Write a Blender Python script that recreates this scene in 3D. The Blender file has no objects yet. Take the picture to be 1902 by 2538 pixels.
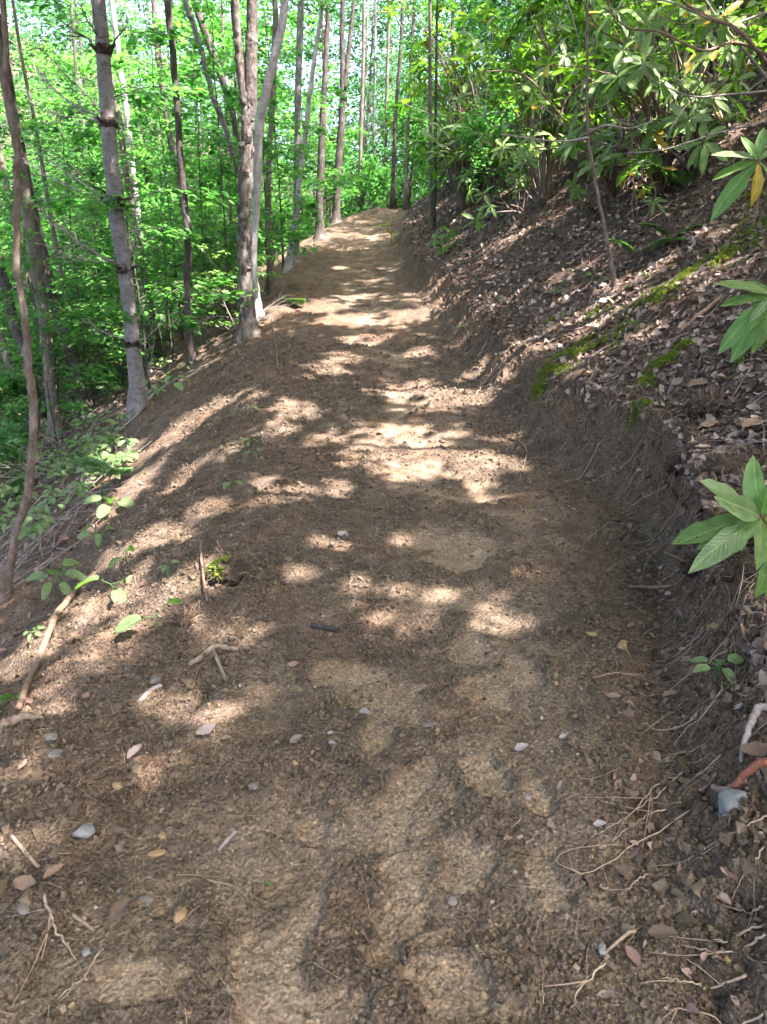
import bpy, math, random
import numpy as np

sc = bpy.context.scene
R = math.radians

# ------------------------------------------------------------------ camera
PITCH = R(21.0)
CAM = np.array([0.0, 0.0, 1.6])
VFOV = R(69.0)
cam_d = bpy.data.cameras.new('camera')
cam_d.sensor_fit = 'VERTICAL'
cam_d.angle_y = VFOV
cam_d.sensor_height = 36.0
cam_d.lens = 18.0 / math.tan(VFOV / 2)
cam_d.clip_start = 0.05
cam_d.clip_end = 600
cam = bpy.data.objects.new('camera', cam_d)
sc.collection.objects.link(cam)
cam.location = CAM
cam.rotation_euler = (math.pi / 2 - PITCH, 0, 0)
sc.camera = cam

# ------------------------------------------------------------------ sky and sun
SUN = np.array([0.40, -0.22, 0.89]); SUN /= np.linalg.norm(SUN)
SUN_EL = math.asin(SUN[2])
SUN_AZ = math.atan2(SUN[0], SUN[1])
world = bpy.data.worlds.new('World'); sc.world = world
world.use_nodes = True
wn = world.node_tree.nodes; wl_ = world.node_tree.links
wn.clear()
sky = wn.new('ShaderNodeTexSky'); sky.sky_type = 'NISHITA'
sky.sun_disc = False
sky.sun_elevation = SUN_EL
sky.sun_rotation = SUN_AZ
sky.air_density = 0.35; sky.dust_density = 4.0; sky.ozone_density = 0.2
bg = wn.new('ShaderNodeBackground'); bg.inputs['Strength'].default_value = 0.15
wo = wn.new('ShaderNodeOutputWorld')
wl_.new(sky.outputs[0], bg.inputs[0]); wl_.new(bg.outputs[0], wo.inputs[0])

sun_d = bpy.data.lights.new('sun', 'SUN')
sun_d.energy = 3.7; sun_d.angle = R(0.5); sun_d.color = (1.0, 0.86, 0.86)
sun = bpy.data.objects.new('sun', sun_d); sc.collection.objects.link(sun)
from mathutils import Vector, Matrix, Quaternion
sun.rotation_euler = Vector(SUN).to_track_quat('Z', 'Y').to_euler()
sun.location = (6, -4, 20)

vs = sc.view_settings
vs.view_transform = 'Standard'; vs.look = 'None'; vs.gamma = 1.0
vs.use_curve_mapping = False
vs.exposure = 3.9
sc.cycles.use_denoising = True
sc.cycles.denoising_prefilter = 'FAST'
sc.cycles.max_bounces = 8
sc.cycles.diffuse_bounces = 4
sc.cycles.glossy_bounces = 2
sc.cycles.transmission_bounces = 6
sc.cycles.transparent_max_bounces = 8
sc.cycles.caustics_reflective = False
sc.cycles.caustics_refractive = False
sc.cycles.sample_clamp_indirect = 6.0

# ------------------------------------------------------------------ helpers
COL = sc.collection
rng = np.random.default_rng(7)
random.seed(7)

def hash01(ix, iy, seed):
    h = (ix.astype(np.int64) * 374761393 + iy.astype(np.int64) * 668265263 + seed * 1442695041) & 0xFFFFFFFF
    h = ((h ^ (h >> 13)) * 1274126177) & 0xFFFFFFFF
    h = (h ^ (h >> 16)) & 0xFFFFFFFF
    return h.astype(np.float64) / 4294967296.0

def noise(x, y, scale, seed=0):
    """gradient noise, about -1..1, features of the size `scale` metres"""
    x = np.asarray(x, float) / scale; y = np.asarray(y, float) / scale
    x0 = np.floor(x); y0 = np.floor(y); fx = x - x0; fy = y - y0
    ux = fx * fx * fx * (fx * (fx * 6 - 15) + 10); uy = fy * fy * fy * (fy * (fy * 6 - 15) + 10)
    def g(dx, dy):
        a = hash01(x0 + dx, y0 + dy, seed) * 2 * np.pi
        return np.cos(a) * (fx - dx) + np.sin(a) * (fy - dy)
    n0 = g(0, 0) * (1 - ux) + g(1, 0) * ux
    n1 = g(0, 1) * (1 - ux) + g(1, 1) * ux
    return (n0 * (1 - uy) + n1 * uy) * 1.5

def fbm(x, y, scale, oct=3, seed=0, gain=0.5):
    s = 0; a = 1.0
    for o in range(oct):
        s = s + a * noise(x, y, scale / 2 ** o, seed + o * 17); a *= gain
    return s

def worley(x, y, scale, seed=0):
    """distance to the nearest jittered point (0..1): rounded clods"""
    x = np.asarray(x, float) / scale; y = np.asarray(y, float) / scale
    x0 = np.floor(x); y0 = np.floor(y)
    best = np.full(x.shape, 9.0)
    for dx in (-1, 0, 1):
        for dy in (-1, 0, 1):
            px = x0 + dx + hash01(x0 + dx, y0 + dy, seed); py = y0 + dy + hash01(x0 + dx, y0 + dy, seed + 5)
            best = np.minimum(best, (px - x) ** 2 + (py - y) ** 2)
    return np.sqrt(best)

def smooth(a, b, x):
    t = np.clip((np.asarray(x, float) - a) / (b - a), 0, 1)
    return t * t * (3 - 2 * t)

def new_mesh(name, V, F, mat=None, smooth_sh=True, attrs=None, normals=None, mat_idx=None):
    """V (n,3); F a list of integer arrays (k,3) or (k,4)"""
    me = bpy.data.meshes.new(name)
    V = np.asarray(V, np.float32)
    F = [np.asarray(f, np.int32) for f in (F if isinstance(F, list) else [F]) if len(f)]
    me.vertices.add(len(V)); me.vertices.foreach_set('co', V.ravel())
    nl = sum(f.size for f in F); npo = sum(len(f) for f in F)
    me.loops.add(nl); me.polygons.add(npo)
    me.loops.foreach_set('vertex_index', np.concatenate([f.ravel() for f in F]))
    tot = np.concatenate([np.full(len(f), f.shape[1], np.int32) for f in F])
    st = np.concatenate([[0], np.cumsum(tot)[:-1]]).astype(np.int32)
    me.polygons.foreach_set('loop_start', st)
    me.polygons.foreach_set('loop_total', tot)
    me.polygons.foreach_set('use_smooth', np.full(npo, smooth_sh, bool))
    if mat is not None:
        for m in (mat if isinstance(mat, list) else [mat]): me.materials.append(m)
    if mat_idx is not None: me.polygons.foreach_set('material_index', np.asarray(mat_idx, np.int32))
    me.update(calc_edges=True)
    if attrs:
        for k, a in attrs.items():
            at_ = me.attributes.new(k, 'FLOAT', 'POINT'); at_.data.foreach_set('value', np.asarray(a, np.float32))
    if normals is not None:
        me.normals_split_custom_set_from_vertices(np.asarray(normals, np.float32))
    return me

def link(name, me, parent=None, label=None, cat=None, group=None, kind=None, loc=None):
    o = bpy.data.objects.new(name, me); COL.objects.link(o)
    if parent is not None: o.parent = parent
    if loc is not None: o.location = loc
    if label: o['label'] = label
    if cat: o['category'] = cat
    if group: o['group'] = group
    if kind: o['kind'] = kind
    return o

def empty(name, loc, label, cat, group=None):
    o = link(name, None, None, label, cat, group, loc=loc)
    o.empty_display_size = 0.1
    return o

class MB:
    """collects geometry; build() links ONE mesh object"""
    def __init__(self): self.V = []; self.T = []; self.Q = []; self.n = 0
    def add(self, V, T=None, Q=None):
        V = np.asarray(V, float).reshape(-1, 3)
        if T is not None and len(T): self.T.append(np.asarray(T, int) + self.n)
        if Q is not None and len(Q): self.Q.append(np.asarray(Q, int) + self.n)
        self.V.append(V); self.n += len(V)
    def tube(self, P, r, sides=8, cap=True, rough=0.0, seed=0):
        P = np.asarray(P, float); k = len(P); r = np.broadcast_to(np.asarray(r, float), (k,))
        tan = np.gradient(P, axis=0); tan /= np.linalg.norm(tan, axis=1)[:, None] + 1e-12
        ref = np.array([1.0, 0, 0]) if abs(tan[0][0]) < 0.8 else np.array([0, 1.0, 0])
        A = np.zeros((k, 3)); u = ref
        for i in range(k):
            u = u - tan[i] * np.dot(u, tan[i]); u = u / (np.linalg.norm(u) + 1e-12); A[i] = u
        B = np.cross(tan, A)
        th = np.arange(sides) / sides * 2 * np.pi
        rr = r[:, None] * np.ones(sides)[None]
        if rough:
            g = np.random.default_rng(seed)
            rr = rr * (1 + rough * g.standard_normal((k, sides)))
        V = P[:, None] + (A[:, None] * np.cos(th)[None, :, None] + B[:, None] * np.sin(th)[None, :, None]) * rr[..., None]
        i = np.arange(k - 1)[:, None] * sides; j = np.arange(sides)[None]; j2 = (j + 1) % sides
        Q = np.stack([i + j, i + j2, i + sides + j2, i + sides + j], -1).reshape(-1, 4)
        V = V.reshape(-1, 3); T = []
        if cap:
            n = len(V); V = np.vstack([V, P[:1], P[-1:]])
            jj = np.arange(sides); jn = (jj + 1) % sides
            T = np.vstack([np.stack([np.full(sides, n), jn, jj], 1), np.stack([np.full(sides, n + 1), jj + (k - 1) * sides, jn + (k - 1) * sides], 1)])
        self.add(V, T, Q)
    def inst(self, tmpl, pos, rot, scale):
        """copies of tmpl=(V,T) at pos (n,3) with rotation matrices (n,3,3) and scales (n,) or (n,3)"""
        tv, tt = tmpl; n = len(pos)
        if n == 0: return
        scale = np.asarray(scale, float)
        if scale.ndim == 1: scale = scale[:, None] * np.ones(3)
        V = np.einsum('nij,nkj->nki', rot, tv[None] * scale[:, None, :]) + np.asarray(pos)[:, None]
        T = tt[None] + (np.arange(n) * len(tv))[:, None, None]
        self.add(V.reshape(-1, 3), T.reshape(-1, 3))
    def mesh(self, name, mat, smooth_sh=True, origin=None):
        V = np.vstack(self.V)
        if origin is not None: V = V - np.asarray(origin)
        F = []
        if self.T: F.append(np.vstack(self.T))
        if self.Q: F.append(np.vstack(self.Q))
        return new_mesh(name, V, F, mat, smooth_sh)
    def build(self, name, mat, parent=None, smooth_sh=True, origin=None, **kw):
        return link(name, self.mesh(name, mat, smooth_sh, origin), parent, **kw)

def basis(fwd, up):
    """rotation matrices whose local x is fwd and local z is near up; arrays (n,3)"""
    f = fwd / (np.linalg.norm(fwd, axis=-1, keepdims=True) + 1e-12)
    y = np.cross(up, f); y /= np.linalg.norm(y, axis=-1, keepdims=True) + 1e-12
    z = np.cross(f, y)
    return np.stack([f, y, z], -1)

def rand_rot(n, g):
    f = g.standard_normal((n, 3)); u = g.standard_normal((n, 3))
    return basis(f, u)

def smooth_path(P, n):
    """Catmull-Rom through the points, n samples"""
    P = np.asarray(P, float)
    if len(P) == 2: return P[0] + (P[1] - P[0]) * np.linspace(0, 1, n)[:, None]
    Q = np.vstack([2 * P[0] - P[1], P, 2 * P[-1] - P[-2]])
    t = np.linspace(0, len(P) - 1 - 1e-6, n); i = t.astype(int); f = (t - i)[:, None]
    a, b, c, d = Q[i], Q[i + 1], Q[i + 2], Q[i + 3]
    return 0.5 * ((2 * b) + (c - a) * f + (2 * a - 5 * b + 4 * c - d) * f ** 2 + (3 * b - a - 3 * c + d) * f ** 3)

# ------------------------------------------------------------------ materials
DK = 0.60
def dk(c, k=None):
    return tuple(v * (k or DK) for v in c)
def mat(name):
    m = bpy.data.materials.new(name); m.use_nodes = True
    nt = m.node_tree; nt.nodes.clear()
    return m, nt

class NT:
    def __init__(s, nt): s.nt = nt
    def n(s, t, **kw):
        nd = s.nt.nodes.new(t)
        for k, v in kw.items():
            if k.startswith('_'): setattr(nd, k[1:], v)
            else: s.set(nd, k, v)
        return nd
    def set(s, nd, k, v):
        inp = nd.inputs[int(k[1:])] if k[0] == 'i' and k[1:].isdigit() else nd.inputs[k.replace('__', ' ')]
        if isinstance(v, bpy.types.NodeSocket): s.nt.links.new(v, inp)
        elif isinstance(v, bpy.types.Node): s.nt.links.new(v.outputs[0], inp)
        else: inp.default_value = v
    def mix(s, f, a, b, mode='MIX'):
        nd = s.nt.nodes.new('ShaderNodeMix'); nd.data_type = 'RGBA'; nd.blend_type = mode
        for i, v in ((0, f), (6, a), (7, b)):
            if isinstance(v, bpy.types.NodeSocket): s.nt.links.new(v, nd.inputs[i])
            elif i and not isinstance(v, float) and len(v) == 3: nd.inputs[i].default_value = (*v, 1)
            else: nd.inputs[i].default_value = v
        return nd.outputs[2]
    def ramp(s, f, stops):
        nd = s.nt.nodes.new('ShaderNodeValToRGB'); e = nd.color_ramp.elements
        while len(e) < len(stops): e.new(0.5)
        for k, (p, c) in enumerate(stops):
            e[k].position = p; e[k].color = (*c, 1) if len(c) == 3 else c
        s.nt.links.new(f, nd.inputs[0]); return nd.outputs[0]
    def math(s, op, a, b=0.0, clamp=False):
        nd = s.nt.nodes.new('ShaderNodeMath'); nd.operation = op; nd.use_clamp = clamp
        for i, v in ((0, a), (1, b)):
            if isinstance(v, bpy.types.NodeSocket): s.nt.links.new(v, nd.inputs[i])
            else: nd.inputs[i].default_value = v
        return nd.outputs[0]
    def noise(s, vec, scale, detail=3, rough=0.55):
        nd = s.n('ShaderNodeTexNoise', Scale=scale, Detail=detail, Roughness=rough)
        if vec is not None: s.nt.links.new(vec, nd.inputs['Vector'])
        return nd.outputs[0]
    def voro(s, vec, scale, out=0):
        nd = s.n('ShaderNodeTexVoronoi', Scale=scale)
        if vec is not None: s.nt.links.new(vec, nd.inputs['Vector'])
        return nd.outputs[out]
    def attr(s, name):
        nd = s.nt.nodes.new('ShaderNodeAttribute'); nd.attribute_name = name; return nd.outputs['Fac']
    def pos(s): return s.nt.nodes.new('ShaderNodeNewGeometry').outputs['Position']
    def bump(s, h, strength, dist):
        nd = s.n('ShaderNodeBump', Strength=strength, Distance=dist); s.nt.links.new(h, nd.inputs['Height']); return nd.outputs[0]
    def out(s, sh):
        o = s.nt.nodes.new('ShaderNodeOutputMaterial'); s.nt.links.new(sh, o.inputs[0])
    def principled(s, col, rough=0.8, normal=None, spec=0.3):
        p = s.nt.nodes.new('ShaderNodeBsdfPrincipled')
        for k, v in (('Base Color', col), ('Roughness', rough), ('Specular IOR Level', spec), ('Normal', normal)):
            if v is None: continue
            if isinstance(v, bpy.types.NodeSocket): s.nt.links.new(v, p.inputs[k])
            elif k == 'Base Color': p.inputs[k].default_value = (*v, 1)
            else: p.inputs[k].default_value = v
        return p.outputs[0]

def soil_material():
    m, nt = mat('soil'); s = NT(nt); p = s.pos()
    big = s.noise(p, 1.3, 4, 0.6); mid = s.noise(p, 9.0, 4, 0.65); fine = s.noise(p, 70.0, 3, 0.7)
    c = s.ramp(mid, [(0.28, (0.051, 0.040, 0.027)), (0.5, (0.090, 0.069, 0.047)), (0.72, (0.146, 0.112, 0.077))])
    tint = s.ramp(big, [(0.35, (0.88, 0.92, 0.92)), (0.5, (1, 1, 1)), (0.66, (1.10, 0.97, 0.88))])
    c = s.mix(1.0, c, tint, 'MULTIPLY')
    comp = s.attr('compact')
    cc = s.ramp(mid, [(0.3, (0.145, 0.112, 0.072)), (0.7, (0.218, 0.170, 0.112))])
    c = s.mix(s.math('MULTIPLY', comp, 0.9), c, cc)
    och = s.ramp(s.noise(p, 2.6, 3, 0.6), [(0.62, (0, 0, 0)), (0.76, (1, 1, 1))])              # ochre subsoil seams
    c = s.mix(s.math('MULTIPLY', och, 0.30), c, (0.215, 0.135, 0.060))
    c = s.mix(s.attr('grey'), c, s.ramp(fine, [(0.3, (0.060, 0.045, 0.030)), (0.7, (0.155, 0.119, 0.081))]))    # grey humus
    hc_ = s.ramp(mid, [(0.3, (0.026, 0.019, 0.013)), (0.7, (0.066, 0.049, 0.034))])
    lw = nt.nodes.new('ShaderNodeMapping'); lw.inputs['Scale'].default_value = (1.0, 1.5, 1.0); nt.links.new(p, lw.inputs[0])
    lc = nt.nodes.new('ShaderNodeSeparateColor'); nt.links.new(s.voro(lw.outputs[0], 24.0, 1), lc.inputs[0])      # matted dead leaves
    lf = s.ramp(lc.outputs[0], [(0.0, (0.03, 0.021, 0.015)), (0.45, (0.058, 0.042, 0.031)), (0.75, (0.10, 0.074, 0.055)), (1.0, (0.19, 0.148, 0.117))])
    c = s.mix(s.attr('humus'), c, s.mix(0.62, hc_, lf))
    vc = s.voro(p, 130.0, 1)                                                                   # grit
    bw = nt.nodes.new('ShaderNodeSeparateColor'); nt.links.new(vc, bw.inputs[0])
    g = s.ramp(bw.outputs[0], [(0.0, (0.55, 0.55, 0.55)), (0.25, (0.90, 0.90, 0.90)), (0.8, (1.06, 1.06, 1.06)), (0.97, (1.6, 1.55, 1.45))])
    c = s.mix(0.8, c, g, 'MULTIPLY')
    f2 = s.ramp(fine, [(0.28, (0.48, 0.48, 0.48)), (0.72, (1.42, 1.42, 1.42))])
    c = s.mix(0.9, c, f2, 'MULTIPLY')
    h = s.math('ADD', s.math('MULTIPLY', fine, 0.9), s.math('MULTIPLY', s.voro(p, 85.0, 0), -0.7))
    h = s.math('ADD', h, s.math('MULTIPLY', s.noise(p, 210.0, 2, 0.6), 0.35))
    loose = s.math('SUBTRACT', 1.0, s.math('MULTIPLY', comp, 0.6))
    b = s.bump(s.math('MULTIPLY', h, loose), 1.0, 0.018)
    s.out(s.principled(c, 0.95, b, 0.12)); return m

def leaf_material(name, dark, mid, light, trans=0.45, rough=0.45, spec=0.4, per='island', under=None, tcol=None, veins=False):
    m, nt = mat(name); s = NT(nt)
    if per == 'island': r = nt.nodes.new('ShaderNodeNewGeometry').outputs['Random Per Island']
    else: r = nt.nodes.new('ShaderNodeObjectInfo').outputs['Random']
    c = s.ramp(r, [(0.0, dark), (0.5, mid), (1.0, light)])
    if under is not None:
        bf = nt.nodes.new('ShaderNodeNewGeometry').outputs['Backfacing']
        c = s.mix(bf, c, under)
    nrm = None
    if veins:                                    # midrib, side veins, blotches, brown specks; leaf space: x along, y across
        tc = nt.nodes.new('ShaderNodeTexCoord').outputs['Object']
        sx = nt.nodes.new('ShaderNodeSeparateXYZ'); nt.links.new(tc, sx.inputs[0])
        ay = s.math('ABSOLUTE', sx.outputs[1])
        rib = s.ramp(ay, [(0.0, (1, 1, 1)), (0.010, (0.7, 0.7, 0.7)), (0.020, (0, 0, 0))])
        ph = s.math('SUBTRACT', s.math('MULTIPLY', sx.outputs[0], 95.0), s.math('MULTIPLY', ay, 120.0))
        vein = s.math('POWER', s.math('ADD', s.math('MULTIPLY', s.math('SINE', ph), 0.5), 0.5), 6.0)
        off = nt.nodes.new('ShaderNodeVectorMath'); off.operation = 'ADD'; nt.links.new(tc, off.inputs[0])
        cb = nt.nodes.new('ShaderNodeCombineXYZ'); nt.links.new(s.math('MULTIPLY', r, 37.0), cb.inputs[2]); nt.links.new(cb.outputs[0], off.inputs[1])
        bl = s.noise(off.outputs[0], 5.0, 3, 0.6)
        c = s.mix(1.0, c, s.ramp(bl, [(0.3, (0.72, 0.76, 0.72)), (0.7, (1.22, 1.16, 1.1))]), 'MULTIPLY')
        c = s.mix(s.math('MULTIPLY', vein, 0.22), c, s.mix(1.0, c, (1.5, 1.35, 1.3), 'MULTIPLY'))
        c = s.mix(s.math('MULTIPLY', rib, 0.75), c, s.mix(1.0, c, (2.0, 1.6, 1.8), 'MULTIPLY'))
        sp = s.ramp(s.noise(off.outputs[0], 17.0, 2, 0.5), [(0.70, (0, 0, 0)), (0.735, (1, 1, 1))])
        c = s.mix(s.math('MULTIPLY', sp, 0.8), c, (0.05, 0.028, 0.012))
        nrm = s.bump(s.math('SUBTRACT', s.math('MULTIPLY', vein, -0.4), s.math('MULTIPLY', rib, 1.0)), 0.45, 0.012)
    pr = s.principled(c, rough, nrm, spec)
    tr = nt.nodes.new('ShaderNodeBsdfTranslucent')
    tc_ = s.mix(1.0, c, tcol or (1.35, 1.6, 0.6), 'MULTIPLY'); nt.links.new(tc_, tr.inputs[0])
    mx = nt.nodes.new('ShaderNodeMixShader'); mx.inputs[0].default_value = trans
    nt.links.new(pr, mx.inputs[1]); nt.links.new(tr.outputs[0], mx.inputs[2])
    s.out(mx.outputs[0]); return m

def bark_material(name, c0, c1, c2, vscale=6.0, stretch=0.25, band=0.0, lichen=0.0, bump=0.5, moss=0.0, kk=None):
    c0, c1, c2 = dk(c0, kk), dk(c1, kk), dk(c2, kk)
    m, nt = mat(name); s = NT(nt)
    tc = nt.nodes.new('ShaderNodeTexCoord').outputs['Object']
    mp = nt.nodes.new('ShaderNodeMapping'); mp.inputs['Scale'].default_value = (1, 1, stretch); nt.links.new(tc, mp.inputs[0])
    v = mp.outputs[0]
    n1 = s.noise(v, vscale * 2.5, 4, 0.65)
    c = s.ramp(n1, [(0.3, c0), (0.5, c1), (0.7, c2)])
    n2 = s.noise(tc, 5.0, 3, 0.6)
    if lichen:
        l = s.ramp(n2, [(0.52, (0, 0, 0)), (0.62, (1, 1, 1))])
        c = s.mix(s.math('MULTIPLY', l, lichen), c, (0.17, 0.178, 0.155))
    if band:
        mb = nt.nodes.new('ShaderNodeMapping'); mb.inputs['Scale'].default_value = (3, 3, 60); nt.links.new(tc, mb.inputs[0])
        l = s.ramp(s.noise(mb.outputs[0], 1.0, 2, 0.5), [(0.36, (1, 1, 1)), (0.44, (0, 0, 0))])
        c = s.mix(s.math('MULTIPLY', l, band), c, (0.05, 0.045, 0.04))
    if moss:
        l = s.ramp(s.noise(tc, 2.2, 3, 0.6), [(0.5, (0, 0, 0)), (0.66, (1, 1, 1))])
        c = s.mix(s.math('MULTIPLY', l, moss), c, (0.06, 0.085, 0.025))
    b = s.bump(s.math('ADD', n1, s.math('MULTIPLY', s.noise(v, vscale * 9, 2, 0.6), 0.4)), bump, 0.02)
    s.out(s.principled(c, 0.9, b, 0.15)); return m

def simple_material(name, cols, scale=12.0, rough=0.85, bump=0.4, per=None, bscale=40.0, spec=0.2, bdist=0.01):
    cols = [dk(q) for q in cols]
    m, nt = mat(name); s = NT(nt)
    tc = nt.nodes.new('ShaderNodeTexCoord').outputs['Object']
    n1 = s.noise(tc, scale, 4, 0.6)
    if per:
        r = (nt.nodes.new('ShaderNodeNewGeometry').outputs['Random Per Island'] if per == 'island' else nt.nodes.new('ShaderNodeObjectInfo').outputs['Random'])
        c = s.ramp(r, [(i / max(1, len(cols) - 1), q) for i, q in enumerate(cols)])
        sh = s.ramp(n1, [(0.3, (0.75, 0.75, 0.75)), (0.7, (1.2, 1.2, 1.2))])
        c = s.mix(1.0, c, sh, 'MULTIPLY')
    else:
        c = s.ramp(n1, [(0.28 + 0.44 * i / max(1, len(cols) - 1), q) for i, q in enumerate(cols)])
    b = s.bump(s.noise(tc, bscale, 3, 0.6), bump, bdist)
    s.out(s.principled(c, rough, b, spec)); return m

M = {}
GREEN = ('leaf', 'rhodo', 'moss', 'fern')
M['soil'] = soil_material()
M['clod'] = simple_material('clod', [(0.085, 0.066, 0.042), (0.125, 0.098, 0.064), (0.155, 0.122, 0.080), (0.19, 0.146, 0.092), (0.14, 0.116, 0.085)], per='island', bscale=160, bump=0.5, rough=0.95, spec=0.1)
M['gravel'] = simple_material('gravel', [(0.20, 0.15, 0.10), (0.30, 0.24, 0.17), (0.36, 0.24, 0.10), (0.28, 0.25, 0.20), (0.40, 0.34, 0.26)], per='island', bscale=120, bump=0.3, rough=0.8)
M['stone'] = simple_material('blue_grey_stone', [(0.135, 0.142, 0.132), (0.20, 0.208, 0.192), (0.28, 0.288, 0.268)], scale=9, bscale=50, bump=0.4, rough=0.7)
M['stone_ochre'] = simple_material('ochre_stone', [(0.20, 0.14, 0.07), (0.30, 0.21, 0.10), (0.36, 0.26, 0.14)], scale=18, bscale=60, bump=0.6)
M['stone_grey'] = simple_material('grey_stone', [(0.11, 0.10, 0.083), (0.17, 0.155, 0.13), (0.23, 0.212, 0.182)], scale=14, bscale=60, bump=0.5)
M['litter'] = leaf_material('dead_leaves', (0.045, 0.032, 0.022), (0.105, 0.078, 0.056), (0.30, 0.24, 0.182), trans=0.12, rough=0.7, spec=0.25, tcol=(1.3, 1.0, 0.7))
M['litter_red'] = leaf_material('dead_leaves_reddish', (0.062, 0.036, 0.024), (0.125, 0.080, 0.060), (0.26, 0.19, 0.150), trans=0.12, rough=0.7, spec=0.25, tcol=(1.3, 1.0, 0.7))
M['dead_tan'] = simple_material('tan_dead_leaf', [(0.17, 0.11, 0.065), (0.25, 0.172, 0.108), (0.32, 0.235, 0.16)], scale=30, bscale=60, bump=0.4, rough=0.7)
M['dead_grey'] = simple_material('grey_dead_leaf', [(0.13, 0.11, 0.092), (0.20, 0.172, 0.148), (0.28, 0.25, 0.22)], scale=40, bscale=70, bump=0.4, rough=0.7)
M['dead_brown'] = simple_material('brown_dead_leaf', [(0.075, 0.052, 0.034), (0.13, 0.092, 0.062), (0.20, 0.148, 0.10)], scale=30, bscale=60, bump=0.4, rough=0.65)
M['dead_white'] = simple_material('bleached_dead_leaf', [(0.22, 0.195, 0.17), (0.32, 0.29, 0.26), (0.42, 0.395, 0.365)], scale=30, bscale=60, bump=0.4, rough=0.7)
M['root'] = simple_material('pale_root', [(0.26, 0.19, 0.12), (0.36, 0.275, 0.185), (0.45, 0.36, 0.26)], scale=25, bscale=90, bump=0.3, per='island')
M['rootlet'] = simple_material('rootlet', [(0.10, 0.07, 0.045), (0.20, 0.145, 0.095), (0.42, 0.33, 0.23)], scale=25, bscale=90, bump=0.2, per='island')
M['wood_brown'] = simple_material('brown_wood', [(0.13, 0.085, 0.055), (0.21, 0.145, 0.095), (0.29, 0.21, 0.145)], scale=30, bscale=70, bump=0.6)
M['wood_pale'] = simple_material('pale_wood', [(0.20, 0.15, 0.10), (0.28, 0.215, 0.15), (0.36, 0.29, 0.215)], scale=30, bscale=70, bump=0.4)
M['wood_grey'] = simple_material('grey_wood', [(0.17, 0.145, 0.12), (0.26, 0.23, 0.20), (0.36, 0.33, 0.295)], scale=30, bscale=70, bump=0.5)
M['wood_red'] = simple_material('reddish_wood', [(0.15, 0.055, 0.03), (0.23, 0.09, 0.05), (0.29, 0.125, 0.07)], scale=25, bscale=70, bump=0.5, rough=0.6)
M['wood_black'] = simple_material('black_wood', [(0.022, 0.020, 0.018), (0.042, 0.038, 0.035), (0.07, 0.064, 0.06)], scale=30, bscale=70, bump=0.6)
M['twig_grey'] = simple_material('dead_twig', [(0.22, 0.19, 0.16), (0.33, 0.29, 0.255), (0.44, 0.40, 0.36)], scale=20, bscale=80, bump=0.3)
M['humus_clump'] = simple_material('dark_humus', [(0.03, 0.022, 0.014), (0.06, 0.044, 0.028), (0.095, 0.07, 0.045)], scale=25, bscale=70, bump=0.8)
M['bark_pine'] = bark_material('grey_pine_bark', (0.120, 0.112, 0.102), (0.195, 0.185, 0.170), (0.290, 0.278, 0.256), vscale=5, stretch=1.4, band=0.35, lichen=0.35, bump=0.35)
M['bark_pine_low'] = M['bark_pine']
M['bark_rough'] = bark_material('rough_brown_bark', (0.055, 0.046, 0.037), (0.130, 0.112, 0.094), (0.29, 0.262, 0.225), vscale=9, stretch=0.45, lichen=0.3, bump=1.0, moss=0.2)
M['bark_white'] = bark_material('pale_smooth_bark', (0.26, 0.245, 0.23), (0.38, 0.365, 0.345), (0.52, 0.505, 0.48), vscale=4, stretch=0.5, band=0.3, lichen=0.4, bump=0.25)  # pale bark, its colour lightened further to look sunlit
M['bark_dark'] = bark_material('dark_bark', (0.04, 0.033, 0.028), (0.08, 0.068, 0.057), (0.15, 0.13, 0.112), vscale=8, stretch=0.3, lichen=0.25, bump=0.8)
M['bark_mid'] = bark_material('grey_brown_bark', (0.10, 0.085, 0.066), (0.165, 0.142, 0.112), (0.245, 0.215, 0.178), vscale=7, stretch=0.4, lichen=0.5, bump=0.6, moss=0.25)
M['bark_sapling'] = bark_material('brown_sapling_bark', (0.095, 0.068, 0.048), (0.165, 0.122, 0.088), (0.25, 0.195, 0.15), vscale=10, stretch=0.6, band=0.15, lichen=0.25, bump=0.4)
M['knot'] = simple_material('knot', [(0.02, 0.016, 0.013), (0.05, 0.04, 0.032), (0.09, 0.075, 0.06)], scale=25, bscale=60, bump=0.8)
M['leaf_wood'] = leaf_material('woodland_leaf', (0.036, 0.110, 0.026), (0.058, 0.165, 0.036), (0.100, 0.215, 0.040), trans=0.55, rough=0.5, spec=0.3, tcol=(1.35, 1.75, 1.0))
M['leaf_far'] = leaf_material('far_leaf', (0.020, 0.062, 0.024), (0.030, 0.085, 0.032), (0.045, 0.105, 0.038), trans=0.55, rough=0.55, spec=0.3, tcol=(1.3, 1.6, 1.0))
M['leaf_canopy'] = leaf_material('canopy_leaf', (0.050, 0.095, 0.028), (0.070, 0.125, 0.036), (0.095, 0.155, 0.042), trans=0.5, rough=0.5, spec=0.3, tcol=(1.25, 1.45, 0.6))
M['leaf_seedling'] = leaf_material('seedling_leaf', (0.060, 0.145, 0.032), (0.088, 0.190, 0.042), (0.120, 0.225, 0.058), trans=0.45, rough=0.5, spec=0.35, per='object', veins=True, under=(0.12, 0.19, 0.08))
M['leaf_shrub'] = leaf_material('shrub_leaf', (0.038, 0.115, 0.032), (0.060, 0.170, 0.044), (0.098, 0.215, 0.050), trans=0.55, rough=0.45, spec=0.35, tcol=(1.35, 1.75, 1.0))
M['rhodo'] = leaf_material('rhododendron_leaf', (0.045, 0.115, 0.016), (0.072, 0.165, 0.022), (0.110, 0.215, 0.028), trans=0.42, rough=0.42, spec=0.32, per='object', veins=True, under=(0.105, 0.185, 0.050))
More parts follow.
